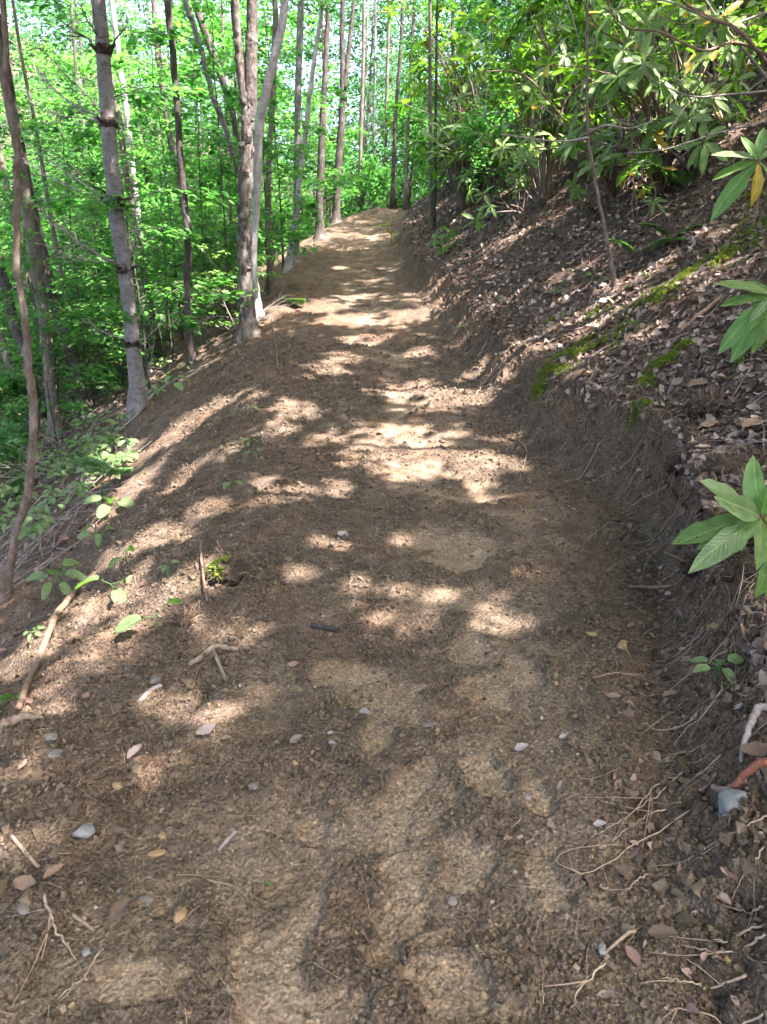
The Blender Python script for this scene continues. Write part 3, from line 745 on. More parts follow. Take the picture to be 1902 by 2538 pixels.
# the big grey pine with whorls of dead branches
e, root, Q, r = named_tree('pine_tree', 'smooth grey pine with dark branch whorls and bare twigs, left of the trail',
    [(243, -10), (256, 120), (268, 300), (285, 497), (299, 600), (309, 666), (322, 777), (334, 898), (347, 1018)], [34, 35, 37, 38, 37, 35, 34, 36, 42], M['bark_pine'], (3.5, 0, 2.6, 30, 60, 0.2), 11, 0.02, 9.5, n=70)
PINE = (e, root, Q, r)
def pine_extras():
    e, root, Q, r = PINE; d = root[1]; g = np.random.default_rng(5)
    for (px, py, w) in [(257, 122, 42), (269, 302, 44), (286, 497, 44), (308, 664, 42), (330, 850, 40)]:
        c = on_plane(px, py, d); k = px_per_m(c); rr = w / k / 2
        mb = MB(); z = np.linspace(-0.06, 0.04, 6)
        mb.tube(np.column_stack([np.full(6, c[0]) , np.full(6, c[1]), c[2] + z]), rr * np.array([0.86, 0.97, 1.06, 1.05, 0.97, 0.86]), 12, False, 0.09, int(px))
        for j in range(4):
            a = g.uniform(2.6, 6.8); s = np.array([math.cos(a), math.sin(a), 0.55]); s /= np.linalg.norm(s)
            p0 = c + s * [rr * 0.9, rr * 0.9, 0] + [0, 0, -0.01]
            mb.tube(np.array([p0, p0 + s * 0.05, p0 + s * 0.09]), [0.022, 0.016, 0.009], 6)
        mb.build('knot', M['knot'], e, True, origin=root)
    # dead branches: (start px, end px, sag, dark)
    for (x0, y0, x1, y1, rad, dk) in [(262, 118, 195, 5, 0.010, 1), (270, 115, 320, 50, 0.013, 1), (240, 120, 105, 20, 0.010, 1), (262, 290, 90, 110, 0.010, 0), (258, 300, 20, 90, 0.011, 0), (262, 300, 70, 250, 0.008, 0),
        (255, 305, 80, 160, 0.009, 0), (280, 490, 130, 370, 0.012, 1), (280, 495, 60, 400, 0.010, 0), (276, 497, 30, 330, 0.010, 0), (282, 492, 270, 380, 0.007, 0), (300, 490, 300, 430, 0.006, 0), (296, 655, 140, 560, 0.012, 0), (300, 660, 60, 480, 0.011, 0),
        (296, 652, 90, 600, 0.009, 0), (312, 652, 350, 560, 0.008, 0), (320, 650, 330, 480, 0.006, 0), (326, 845, 200, 790, 0.010, 0), (340, 850, 410, 780, 0.007, 0), (352, 990, 385, 830, 0.007, 0)]:
        p0 = on_plane(x0, y0, d); dy = g.uniform(-0.9, 0.5); p1 = on_plane(x1, y1, d + dy)
        mid = (p0 + p1) / 2 + [0, 0, -0.10 * abs(p1[0] - p0[0])] + g.normal(0, 0.03, 3)
        q = smooth_path([p0, mid, p1], 10) + g.normal(0, 0.008, (10, 3)); q[0] = p0
        mb = MB(); mb.tube(q, np.linspace(rad, 0.003, 10), 5)
        L = np.linalg.norm(p1 - p0); ax = (p1 - p0) / L
        for j in range(int(5 + L * 5)):
            t = g.uniform(0.25, 0.97); i = t * 9; a = q[int(i)] * (1 - i % 1) + q[min(9, int(i) + 1)] * (i % 1)
            s = ax * g.uniform(0.4, 0.9) + g.normal(0, 0.5, 3); s[2] += 0.05; s /= np.linalg.norm(s); l = g.uniform(0.12, 0.42) * (1.2 - t)
            qq = smooth_path([a, a + s * l * 0.5 + [0, 0, -0.03 * l], a + s * l + [0, 0, 0.05 * l]], 5)
            mb.tube(qq, np.linspace(0.0045, 0.002, 5), 4, False)
            if g.random() < 0.5:
                s2 = s + g.normal(0, 0.5, 3); mb.tube(np.array([qq[2], qq[2] + s2 * l * 0.45]), [0.003, 0.0015], 4, False)
        mb.build('branch', M['bark_dark' if dk else 'twig_grey'], e, True, origin=root)
pine_extras()

# leaning sapling at the very left edge
named_tree('sapling', 'slender crooked brown sapling rising at the left edge of the trail slope',
    [(4, -10), (19, 227), (40, 338), (42, 480), (41, 640), (48, 705), (66, 830), (72, 917), (82, 994), (73, 1200), (43, 1307), (24, 1413), (10, 1492)], [14, 15, 17, 18, 17, 16, 18, 20, 21, 19, 18, 21, 27], M['bark_sapling'], (2.5, 0, 1.6, 20, 50, 0.16), 12, 0.03, 6.5)
named_tree('tree', 'mossy grey-brown trunk just behind the crooked sapling',
    [(20, 250), (53, 410), (80, 600), (96, 705), (111, 800), (125, 946), (141, 1078)], [20, 22, 25, 27, 28, 29, 33], M['bark_mid'], None, 13, 0.04, 9)
named_tree('tree', 'thin blackish trunk leaning left, between the mossy trunk and the pine',
    [(60, 400), (92, 560), (130, 729), (164, 850), (193, 946), (213, 1034)], [20, 22, 26, 27, 28, 34], M['bark_dark'], None, 14, 0.05, 8)
named_tree('tree', 'thick grey trunk leaning in from the left picture edge',
    [(-60, 420), (-20, 600), (0, 660), (29, 777), (58, 873), (85, 980), (110, 1072)], [22, 23, 24, 25, 26, 26, 28], M['bark_dark'], None, 15, 0.04, 9)
named_tree('tree', 'lower grey stem slanting up to the left picture edge',
    [(-70, 700), (0, 840), (30, 920), (58, 985), (88, 1070)], [24, 25, 25, 25, 28], M['bark_mid'], None, 16, 0.04, 6)
# slim pair right of the pine
named_tree('tree', 'slim dark straight trunk standing midway between pine and forked rough tree',
    [(412, -10), (429, 120), (441, 290), (451, 434), (466, 600), (464, 705), (470, 825), (475, 912)], [18, 17, 16, 17, 18, 16, 16, 20], M['bark_dark'], (3, 0, 2.2, 22, 50, 0.17), 17, 0.03, 9)
named_tree('tree', 'dark slim trunk crossing behind the straight slim one',
    [(380, -10), (388, 90), (405, 230), (425, 350), (447, 450), (470, 590), (490, 690), (509, 770)], [13, 14, 16, 18, 20, 20, 20, 24], M['bark_dark'], None, 18, 0.03, 9)
named_tree('tree', 'grey arching stem leaning left in front of the forked rough tree',
    [(455, -10), (480, 60), (505, 150), (530, 245), (560, 320), (590, 430), (600, 520)], [14, 14, 14, 15, 14, 12, 11], M['bark_pine'], None, 19, 0.03, 8, d=12.0)
named_tree('tree', 'brownish leaning stem beside the grey arching one, left of the forked tree',
    [(480, -10), (505, 70), (530, 140), (548, 190), (575, 270), (590, 380), (600, 520), (604, 640)], [17, 18, 18, 17, 15, 13, 12, 12], M['bark_dark'], None, 20, 0.03, 8, d=14.0)
named_tree('tree', 'pale thin trunk with bright bark rising behind the pine',
    [(275, -10), (288, 80), (300, 170), (312, 260), (320, 340), (335, 470), (352, 640), (360, 820)], [13, 14, 14, 15, 14, 14, 16, 18], M['bark_white'], None, 21, 0.03, 9, d=14.0)
named_tree('tree', 'dark leaning stem showing just right of the pine trunk',
    [(276, 200), (295, 290), (310, 400), (325, 500), (345, 620), (372, 760)], [14, 15, 16, 16, 17, 20], M['bark_mid'], None, 22, 0.03, 9, d=13.0)
# the rough double tree beside the trail
e, root, Q, r = named_tree('forked_tree', 'rough flaking brown trunk with two fused stems at the trail edge',
    [(582, -10), (592, 120), (604, 235), (613, 300), (611, 434), (606, 560), (606, 640), (611, 753), (619, 832)], [20, 20, 22, 28, 31, 32, 33, 34, 44], M['bark_rough'], (3, 0, 2.4, 24, 60, 0.18), 23, 0.09, 9, sides=18, n=90)
DD = root[1]
mb = MB(); P = np.array([on_plane(px, py, DD + 0.02) for px, py in [(618, 330), (622, 240), (623, 120), (628, -10)]]); P = np.vstack([P, P[-1] + [0.3, 0, 3], P[-1] + [0.5, 0, 5]])
mb.tube(smooth_path(P, 40), np.interp(np.linspace(0, 1, 40), [0, .2, .5, 1], [0.055, 0.075, 0.065, 0.02]), 14, True, 0.08, 3); mb.build('stem', M['bark_rough'], e, True, origin=root)
g = np.random.default_rng(77)
for j in range(40):                                                    # curling plates of bark
    t = g.integers(4, 55); a = g.uniform(np.pi, 2 * np.pi); c = Q[t]; rr = r[t]
    nrm = np.array([math.cos(a), math.sin(a), 0]); s = np.array([-nrm[1], nrm[0], 0]); h = g.uniform(0.05, 0.14); w = g.uniform(0.02, 0.045)
    p = c + nrm * rr * 0.98
    V = np.array([p - s * w, p + s * w, p + s * w * 0.8 + [0, 0, h] + nrm * 0.012, p - s * w * 0.8 + [0, 0, h] + nrm * 0.016, p - s * w + [0, 0, h * 0.5] + nrm * 0.02, p + s * w + [0, 0, h * 0.5] + nrm * 0.018])
    V = np.vstack([V, V - nrm * 0.004])
    if j == 0: plates = MB()
    plates.add(V, None, [[0, 1, 5, 4], [4, 5, 2, 3], [7, 6, 10, 11], [11, 10, 9, 8], [0, 4, 10, 6], [4, 3, 9, 10], [1, 7, 11, 5], [5, 11, 8, 2]])
o = plates.build('bark_plates', M['bark_rough'], e, False, origin=root); o['kind'] = 'stuff'
named_tree('tree', 'whitish smooth trunk curving out of the rough forked tree to the right',
    [(709, -10), (686, 120), (657, 241), (641, 338), (638, 483), (630, 603), (632, 700), (640, 790)], [20, 21, 22, 22, 19, 18, 18, 24], M['bark_white'], (3, 0, 2.4, 24, 55, 0.17), 24, 0.025, 9, n=70)
named_tree('tree', 'broad pale grey trunk in the wood right of the forked tree',
    [(747, -10), (741, 160), (738, 320), (736, 480), (734, 640)], [17, 17, 16, 16, 18], M['bark_pine'], None, 25, 0.03, 11, d=15.0)
named_tree('tree', 'greenish slim trunk close behind the whitish curved trunk',
    [(683, -10), (680, 120), (673, 300), (665, 440), (668, 560), (672, 660)], [14, 14, 15, 15, 15, 17], M['bark_mid'], None, 26, 0.03, 11, d=13.0)
named_tree('tree', 'thin pale stem slanting right toward the trail crest',
    [(800, -10), (782, 130), (765, 260), (752, 380), (737, 500), (722, 610), (712, 690)], [10, 11, 12, 13, 14, 15, 16], M['bark_white'], None, 27, 0.03, 11, d=14.5)
named_tree('tree', 'dark trunk, left one of the close pair beside the trail crest',
    [(815, -10), (812, 60), (806, 180), (800, 300), (795, 430), (792, 511), (794, 592)], [11, 12, 14, 16, 18, 19, 22], M['bark_dark'], (3, 0, 2.2, 22, 40, 0.18), 28, 0.03, 11)
e, root, Q, r = named_tree('forked_tree', 'dark trunk forking above, right one of the close pair beside the trail crest',
    [(849, -10), (848, 90), (850, 200), (847, 300), (840, 400), (836, 469), (833, 556)], [11, 12, 14, 17, 18, 18, 20], M['bark_dark'], (3, 0, 2.2, 22, 40, 0.18), 29, 0.03, 11)
mb = MB(); P = np.array([on_plane(px, py, root[1]) for px, py in [(852, 225), (862, 150), (872, 60), (880, -10)]]); P = np.vstack([P, P[-1] + [0.5, 0, 3]])
mb.tube(smooth_path(P, 20), np.linspace(0.075, 0.03, 20), 9, True, 0.03, 3); mb.build('stem', M['bark_dark'], e, True, origin=root)
for lab, pts, w, m_, dd in [
    ('straight thin dark stem, first of the row behind the trail crest', [(903, -10), (900, 180), (895, 330), (893, 440)], 9, 'bark_mid', 27),
    ('pale straight stem, second of the row behind the trail crest', [(932, -10), (929, 200), (927, 440)], 7, 'bark_white', 30),
    ('straight grey stem, third of the row behind the trail crest', [(966, -10), (960, 200), (955, 430)], 8, 'bark_mid', 29),
    ('stout dark-footed stem, fourth of the row behind the trail crest', [(1000, -10), (990, 170), (980, 300), (975, 440)], 9, 'bark_dark', 26),
    ('straight greenish stem, fifth of the row behind the trail crest', [(1028, -10), (1020, 150), (1012, 300), (1008, 430)], 9, 'bark_mid', 25),
    ('slim upright stem at the foot of the hillside, left of the hanging leaves', [(1066, -10), (1066, 200), (1068, 400), (1070, 560)], 9, 'bark_mid', None),
    ('thin twin stem beside the slim upright one on the hillside foot', [(1082, 150), (1080, 330), (1078, 480), (1076, 575)], 8, 'bark_dark', None)]:
    named_tree('tree', lab, pts, [w * 0.85] + [w] * (len(pts) - 1), M[m_], None, 30, 0.03, 12 if dd else 6, d=dd, sides=8, n=30)
# sapling on the hillside
e, root, Q, r = named_tree('sapling', 'thin bare grey sapling on the hillside in front of the rhododendrons',
    [(1456, -10), (1457, 150), (1457, 326), (1473, 435), (1500, 571), (1525, 714)], [7, 7, 8, 8, 9, 11], M['bark_sapling'], None, 31, 0.03, 5, sides=10)
for pts in [[(1459, 340), (1400, 350), (1330, 345), (1240, 332)], [(1458, 330), (1500, 310), (1560, 318), (1620, 300)]]:
    mb = MB(); P = np.array([on_plane(px, py, root[1] - 0.05 * i) for i, (px, py) in enumerate(pts)]); mb.tube(smooth_path(P, 14), np.linspace(0.010, 0.004, 14), 6); mb.build('branch', M['twig_grey'], e, True, origin=root)

# ------------------------------------------------------------------ unseen trees added to shade the trail (trunks stand outside the picture)
g = np.random.default_rng(400)
n_can = 0
CROWNS = [(xx + g.uniform(-0.9, 0.9) + 0.5, yy + g.uniform(-0.9, 0.9)) for yy in np.arange(-3.5, 26, 3.3) for xx in np.arange(-4.5, 13.5, 3.4)]
CROWNS += [(2.4, -0.5), (3.6, 0.3), (1.4, -0.2), (4.4, 1.2)]  # extra crowns added to stop sun leaking onto the near trail
for cx_, cy_ in CROWNS:
    if True:
        cz = max(gz(cx_, cy_), 0) + (g.uniform(6.0, 8.0) if cy_ < 8 else g.uniform(8.0, 10.5))
        # nobody sees the trunk: stand it to the side or behind
        if cx_ > 1.5: bx, by = max(cx_, 0.66 * cy_ + 3.0), cy_
        elif cy_ < 3: bx, by = cx_ * 0.5 + (3.0 if cx_ > 0 else -3.0), min(cy_, -1.5)
        else: bx, by = (-0.66 * cy_ - 3.0 if cx_ < -1 else 0.66 * cy_ + 3.0), cy_ - 1
        far_reach = abs(bx - cx_)
        if cy_ > 7 and cx_ < -0.8: continue
        if far_reach > 9 or cy_ < -2.4: continue
        dense = 1.5 if cy_ < 3 else (1.5 if cy_ > 7 and 0 < cx_ < 6.5 else 1.0)
        b = np.array([bx, by, gz(bx, by)]); c = np.array([cx_, cy_, cz])
        e = empty('added_shade_tree', b, 'tall leafy tree whose crown shades the trail from outside the picture', 'tree', 'tall trees shading the trail')
        mb = MB(); P = [b - [0, 0, 0.3], b + (c - b) * [0.08, 0.08, 0.45], b + (c - b) * [0.45, 0.45, 0.85], c + [0, 0, 0.6]]
        mb.tube(smooth_path(P, 16), np.linspace(0.13, 0.015, 16), 8)
        pos, fwd, brs = spray_points(g, 2.6, 0, 2.9, int(38 * dense), 118, flat=0.10, base_r=0.06, taper=0.3)
        pos = pos + c - [0, 0, 1.6]
        for q in brs: mb.tube(smooth_path(q + c - [0, 0, 1.6], 5), np.linspace(0.014, 0.004, 5), 4, False)
        mb.build('trunk', M['bark_mid'], e, True, origin=b)
        keep = canopy_keep(pos + 0.09 * fwd / (np.linalg.norm(fwd, axis=1)[:, None] + 1e-9))
        if cx_ > 5.2 and cy_ > 3.5: G_ = sun_foot(pos); keep &= fbm(G_[:, 0], G_[:, 1], 0.9, 2, 133) > -0.04  # crown thinned in blotches so sun reaches the rhododendrons
        m2 = MB(); m2.inst(RHOMB, pos[keep], leaf_rots(fwd[keep], g, 0.3), 0.185 * g.uniform(0.7, 1.2, keep.sum()))
        m2.build('crown', M['leaf_canopy'], e, False, origin=b); n_can += 1

# ------------------------------------------------------------------ labels that single out the many alike
def label_by_place(objs, phrase):
    """objs: (object, x, y, extra words); ordinal from the left within each neighbourhood"""
    ORD = ['first', 'second', 'third', 'fourth', 'fifth', 'sixth', 'seventh', 'eighth', 'ninth', 'tenth', 'eleventh', 'twelfth']
    groups = {}
    for o, x, y, w in objs:
        v = np.array([x, y, gz(x, y) + 1.0]) - CAM; k = F_SRC / (v[1] * math.cos(PITCH) - v[2] * math.sin(PITCH)); px = 951 + v[0] * k
        for lim, z in ((-40, 'out past the left picture edge'), (110, 'behind the crooked sapling'), (230, 'between the sapling and the pine'), (360, 'behind the pine'), (500, 'right of the pine'), (620, 'left of the forked rough tree'),
                       (740, 'right of the forked rough tree'), (860, 'by the dark pair of trunks'), (1000, 'behind the trail crest'), (1180, 'right of the trail crest'), (1400, 'above the pale drooping leaves'), (1650, 'behind the thin hillside sapling'), (1910, 'in the top right corner'), (9999, 'past the right picture edge')):
            if px < lim: break
        d = 'near' if y < 15 else ('mid-distance' if y < 27 else 'far')
        groups.setdefault((w, z, d), []).append((px, o))
    for (w, z, d), L in groups.items():
        L.sort(key=lambda q: q[0])
        for i, (px, o) in enumerate(L):
            o['label'] = phrase % w + ' ' + z + ', ' + d + ('' if len(L) == 1 else ', ' + ORD[min(i, 11)] + ' from left')

# ------------------------------------------------------------------ the wood beyond: many slim trees, each its own
g = np.random.default_rng(500)
spots = []
def ok(x, y, dmin):
    return all((x - a) ** 2 + (y - b) ** 2 > dmin * dmin for a, b in spots)
tries = 0
while len(spots) < 185 and tries < 9000:
    tries += 1
    y = 11 + 44 * g.random() ** 1.15; x = g.uniform(-0.66, 0.42) * y
    xl_, xr_ = float(XLf(y)), float(XRf(y))
    if xl_ - 1.5 < x < xr_ + 1.0: continue
    if x > xr_ and (y < 17 or x > xr_ + 12): continue
    if x < xl_ and y < 14 and x > -4.2: continue
    if not ok(x, y, (1.5 if y < 18 else 0.7) + 0.024 * y): continue
    spots.append((x, y))
_lab = []
for x, y in [(-2.2, 27), (-0.8, 31), (0.6, 35), (-3, 33), (1.6, 40), (-1.6, 37), (3.2, 46), (0.2, 44), (-4.5, 39), (5.2, 50), (2.2, 52), (-2.6, 47), (7.6, 40), (6.0, 34), (-5.5, 30), (4.6, 28)]:
    if ok(x, y, 0.7): spots.append((x, y))
for i, (x, y) in enumerate(spots):
    k = int(g.choice(9, p=[.17, .02, .17, .02, .17, .02, .17, .13, .13] if y > 22 else [.02, .16, .04, .16, .04, .18, .04, .18, .18])); side = x < float(XLf(y))
    col = ['grey-brown', 'dark', 'grey', 'brownish', 'whitish', 'slight dark', 'stout brown', 'pole-thin grey', 'pole-thin dark'][k]
    _o = plant_tree(k, x, y, g.uniform(0.75, 1.15), g.uniform(0, 6.28), 'x', 'slim leafy trees of the wood', name='forest_tree', tilt=(g.normal(0, 0.035), g.normal(0, 0.035))); _lab.append((_o, x, y, col))
for px, d0, s in [(330, 9.5, 0.8), (560, 11.5, 0.85), (430, 13, 1.0), (170, 10, 0.7), (700, 15, 1.0), (660, 12, 0.65), (60, 9, 0.6), (400, 10.5, 0.6), (500, 12.5, 0.75), (800, 22, 0.9), (230, 13.5, 0.9)]:
    c = on_plane(px, 600, d0); _o = plant_tree(9, c[0], d0, s, g.uniform(0, 6.28), 'x', 'slim leafy trees of the wood', name='leafy_sapling'); _lab.append((_o, c[0], d0, 'broad-leaved young'))
label_by_place(_lab, '%s leafy tree')
# young bushy growth under them
_lab = []
sp2 = []; tries = 0
while len(sp2) < 42 and tries < 6000:
    tries += 1
    y = 7.5 + 26 * g.random() ** 1.2; x = g.uniform(-0.62, 0.25) * y
    xl_, xr_ = float(XLf(y)), float(XRf(y))
    if x > xl_ - (2.6 if y < 12 else 1.1) and x < xr_ + 0.9: continue
    if x > xr_ and y < 13: continue
    if any((x - a) ** 2 + (y - b) ** 2 < 0.8 for a, b in sp2): continue
    sp2.append((x, y)); k = int(g.integers(0, 4)); s = g.uniform(0.6, 1.15)
    e = empty('shrub', (x, y, gz(x, y)), 'green leafy shrub under the slim trees beside the trail', 'shrub', 'leafy shrubs in the undergrowth')
    e.scale = (s, s, s); e.rotation_euler = (0, 0, g.uniform(0, 6.28))
    link('stem', SHRUBS[k][0], e); f = link('foliage', SHRUBS[k][1], e); _lab.append((e, x, y, ['dense', 'low', 'tall', 'small'][k]))
for x, y, s in [(-0.4, 27.3, 1.3), (0.9, 29.0, 1.4), (-1.7, 26.6, 1.2), (2.0, 31.0, 1.5), (-2.8, 25.8, 1.2), (0.1, 31.5, 1.6), (-1.2, 30.0, 1.5), (1.5, 34.0, 1.8), (-3.4, 29.0, 1.5)]:
    e = empty('shrub', (x, y, gz(x, y)), 'x', 'shrub', 'leafy shrubs in the undergrowth'); e.scale = (s, s, s); e.rotation_euler = (0, 0, g.uniform(0, 6.28)); k = int(g.integers(0, 3))
    link('stem', SHRUBS[k][0], e); link('foliage', SHRUBS[k][1], e); _lab.append((e, x, y, ['dense', 'low', 'tall'][k]))
label_by_place(_lab, '%s green shrub')
gu = np.random.default_rng(640); n = 15000; y = gu.uniform(8, 26, n); x = XLf(y) - 2.3 - gu.random(n) ** 1.2 * (0.62 * y); kk = fbm(x, y, 1.4, 2, 171) > -0.15; x, y = x[kk], y[kk]
mb = MB(); P = np.column_stack([x, y, base_h(x, y) + 0.04 + 0.5 * gu.random(len(x)) ** 2]); mb.inst(LEAF8, P, leaf_rots(gu.normal(0, 1, P.shape) * [1, 1, 0.3], gu, 0.3), gu.uniform(0.05, 0.11, len(x)))
mb.build('undergrowth', M['leaf_shrub'], None, False, label='low green herbs covering the wood floor below the trail', cat='undergrowth', kind='stuff')
# the far wood closes the view: one mass of leaves and stems
mb = MB(); pos = []
for i in range(640):
    y = g.uniform(42, 80); x = (g.uniform(-0.85, 0.75) if i % 5 else g.uniform(-0.15, 0.2)) * y; z0 = gz(x, y)
    nn = 250; c = np.array([x, y, z0 + g.uniform(0.5, 27)]); pos.append(c + g.normal(0, 1, (nn, 3)) * [2.0, 2.0, 0.9])
pos = np.vstack(pos); mb.inst(RHOMB, pos, leaf_rots(g.normal(0, 1, pos.shape) * [1, 1, 0.4], g, 0.5), 0.32 * g.uniform(0.6, 1.3, len(pos)))
mb.build('distant_forest', M['leaf_far'], None, False, label='far green wood closing the view behind the trail', cat='forest', kind='stuff')
# ------------------------------------------------------------------ rhododendrons: every leaf its own piece
def rhodo_leaf(w, droop, fold, seed, cup=0.0, holes=0):
    g = np.random.default_rng(seed); seg = 7
    t = np.linspace(0, 1, seg + 1)
    half = w * np.clip(np.sin(np.pi * np.clip((t - 0.07) / 0.93, 0, 1) ** 0.95), 0, 1) ** 0.65; half[0] = 0.010; half[-1] = 0.004; half[1] = max(half[1], 0.02)
    V = []
    for i, (a, h) in enumerate(zip(t, half)):
        zc = -droop * a * a + 0.02 * math.sin(a * 5 + seed); yy = 0.03 * math.sin(a * 3 + seed * 2)
        e = (1 + 0.10 * g.standard_normal()) if 0 < i < seg else 1
        V += [[a, yy + h * e, zc + fold * h - cup * h * 1.5], [a, yy + h * 0.5, zc + fold * h * 0.55], [a, yy, zc], [a, yy - h * 0.5, zc + fold * h * 0.55], [a, yy - h * e, zc + fold * h - cup * h * 1.5]]
    Q = []
    for i in range(seg):
        for k in range(4):
            a = i * 5 + k; Q.append([a + 1, a, a + 5, a + 6])
    return np.array(V, float), np.array(Q)
RL = {}
for mk in ('rhodo', 'rhodo_new', 'rhodo_yellow', 'rhodo_pale'):
    RL[mk] = []
    for k in range(5):
        V, Q = rhodo_leaf([0.165, 0.15, 0.185, 0.155, 0.175][k], [0.10, 0.28, 0.18, 0.42, 0.02][k], [0.35, 0.2, 0.5, 0.3, 0.15][k], k)
        RL[mk].append(new_mesh('leaf', V, [Q], M[mk], True))

def put_leaf(parent, root, p, fwd, up, length, mk, g, k=None):
    o = link('leaf', RL[mk][int(g.integers(0, 5)) if k is None else k], parent)
    Rm = basis(np.array(fwd, float), np.array(up, float))
    o.matrix_local = Matrix.Translation(Vector(p - root)) @ Matrix(Rm.tolist()).to_4x4() @ Matrix.Diagonal((length, length, length, 1))
    return o

def whorl(parent, root, p, axis, n, L, g, new=0.12, yellow=0.02, droop=0.3, pale=0.0, face=None):
    axis = np.array(axis, float); axis /= np.linalg.norm(axis)
    a0 = np.cross(axis, [0.3, 0.2, 0.9]); a0 /= np.linalg.norm(a0); b0 = np.cross(axis, a0)
    ph = g.uniform(0, 6.28)
    isnew = g.random() < new
    for j in range(n):
        a = ph + j * 2.4 + g.normal(0, 0.15); el = g.normal(0.15 - droop * (j % 3) * 0.5, 0.22) + (0.5 if j < 2 else 0)
        d = (a0 * math.cos(a) + b0 * math.sin(a)) * math.cos(el) + axis * math.sin(el); d[2] -= droop * 0.35
        mk = 'rhodo_new' if (isnew and j < n // 2) or g.random() < 0.05 else 'rhodo'
        if g.random() < yellow: mk = 'rhodo_yellow'
        if g.random() < pale: mk = 'rhodo_pale'
        put_leaf(parent, root, p + d * 0.012, d, axis + g.normal(0, 0.15, 3), L * g.uniform(0.72, 1.12), mk, g)

def rhodo_bush(name, label, base, tips, g, nleaf=(6, 10), L=0.17, group=None, new=0.12, yellow=0.02, droop=0.3, rstem=0.016, pale=0.0):
    """tips: world points where the whorls of leaves sit"""
    e = empty(name, base, label, 'shrub', group)
    for i, tp in enumerate(tips):
        tp = np.array(tp, float); v = tp - base
        m1 = base + v * 0.35 + np.array([0, 0, 0.18 * np.linalg.norm(v)]) + g.normal(0, 0.08, 3); m2 = base + v * 0.72 + np.array([0, 0, 0.10 * np.linalg.norm(v)]) + g.normal(0, 0.06, 3)
        q = smooth_path([base - [0, 0, 0.05], m1, m2, tp], 14)
        mb = MB(); mb.tube(q, np.linspace(rstem, 0.004, 14), 6); mb.build('branch', M['wood_grey' if i % 2 else 'wood_brown'], e, True, origin=base)
        ax = q[-1] - q[-3]; ax = ax / np.linalg.norm(ax) + np.array([0, 0, 0.7])
        whorl(e, base, tp, ax, int(g.integers(*nleaf)), L, g, new, yellow, droop, pale)
    return e

g = np.random.default_rng(900)
# a shrub template for the further ones
RH_T = []
for k in range(3):
    gg = np.random.default_rng(950 + k); mb = MB(); st = MB()
    tmpl = oval_leaf(0.15, 0.05, 0.2, 3)
    for i in range(95):
        a = gg.uniform(0, 6.28); rr = 1.25 * gg.random() ** 0.6; z = gg.uniform(0.12, [2.6, 2.2, 3.1][k]) * (1 - 0.25 * rr)
        tp = np.array([rr * math.cos(a), rr * math.sin(a), z]); n = int(gg.integers(7, 12))
        if i % 3 == 0: st.tube(smooth_path([[0, 0, -0.1], tp * [0.35, 0.35, 0.6] + gg.normal(0, 0.05, 3), tp], 7), np.linspace(0.012, 0.003, 7), 4, False)
        an = gg.uniform(0, 6.28) + np.arange(n) * 2.4; el = gg.normal(-0.12, 0.35, n)
        d = np.column_stack([np.cos(an) * np.cos(el), np.sin(an) * np.cos(el), np.sin(el)])
        mb.inst(tmpl, np.repeat(tp[None], n, 0), basis(d, np.array([0, 0, 1.0]) + gg.normal(0, 0.2, (n, 3))), 0.18 * gg.uniform(0.7, 1.15, n))
    RH_T.append((st.mesh('branches', M['bark_dark'], True), mb.mesh('foliage', M['rhodo_far'], True)))

# near bushes on the hillside, right of the trail: (base px, tips px with a depth offset)
def tips_px(L, d0):
    return [on_plane(px, py, d0 + dd) for px, py, dd in L]
NEAR = [
    ('rhododendron with big sunlit upright leaves at the top of the hillside', (1640, 470), [(1544, 125, -0.6), (1665, 110, -0.5), (1490, 200, -0.3), (1600, 190, -0.7), (1440, 250, -0.2), (1690, 210, -0.4), (1580, 60, -0.3), (1740, 150, 0.1), (1510, 45, 0.0), (1630, 30, 0.2)], 0.25, 0.45, 0.01),
    ('rhododendron with yellowing hanging leaves under bare curved branches', (1720, 430), [(1660, 210, -0.7), (1700, 190, -0.6), (1675, 300, -0.7), (1755, 250, -0.3), (1620, 330, -0.4), (1800, 200, 0.0), (1840, 110, 0.2), (1860, 60, 0.1)], 0.23, 0.2, 0.09),
    ('rhododendron low on the hillside behind the thin bare sapling', (1530, 480), [(1420, 335, -0.3), (1500, 340, -0.4), (1560, 350, -0.3), (1460, 390, -0.4), (1590, 400, -0.3), (1530, 300, 0), (1390, 370, -0.1), (1610, 340, 0.2)], 0.17, 0.25, 0.02),
    ('dark rhododendron above the pale drooping leaves', (1345, 510), [(1240, 250, 0), (1300, 225, 0.2), (1350, 260, 0), (1250, 330, -0.2), (1320, 320, -0.1), (1200, 290, 0.2), (1380, 205, 0.3), (1400, 285, 0), (1280, 160, 0.3), (1340, 130, 0.2)], 0.20, 0.20, 0.02),
    ('tall rhododendron in the middle of the hillside thicket', (1430, 440), [(1330, 60, 0.2), (1390, 90, 0), (1440, 50, 0.3), (1370, 150, -0.1), (1300, 30, 0.4), (1470, 110, 0.2), (1420, 180, 0), (1260, 90, 0.4), (1500, 20, 0.3), (1350, -20, 0.2)], 0.22, 0.25, 0.02),
    ('bushy rhododendron nearest the trail crest', (1150, 520), [(1060, 300, 0), (1110, 280, 0.2), (1150, 330, 0), (1090, 360, -0.2), (1180, 260, 0.2), (1040, 350, 0.2), (1130, 390, -0.2), (1200, 370, 0)], 0.24, 0.2, 0.02),
    ('dark hanging rhododendron overhanging the trail crest', (1190, 470), [(1020, 130, 0.3), (1070, 90, 0), (1100, 180, -0.1), (1050, 220, 0), (1130, 110, 0.2), (1160, 40, 0.3), (1010, 210, 0.4), (1090, 20, 0.3), (1150, 200, 0), (1200, 140, 0.2)], 0.27, 0.12, 0.02)]
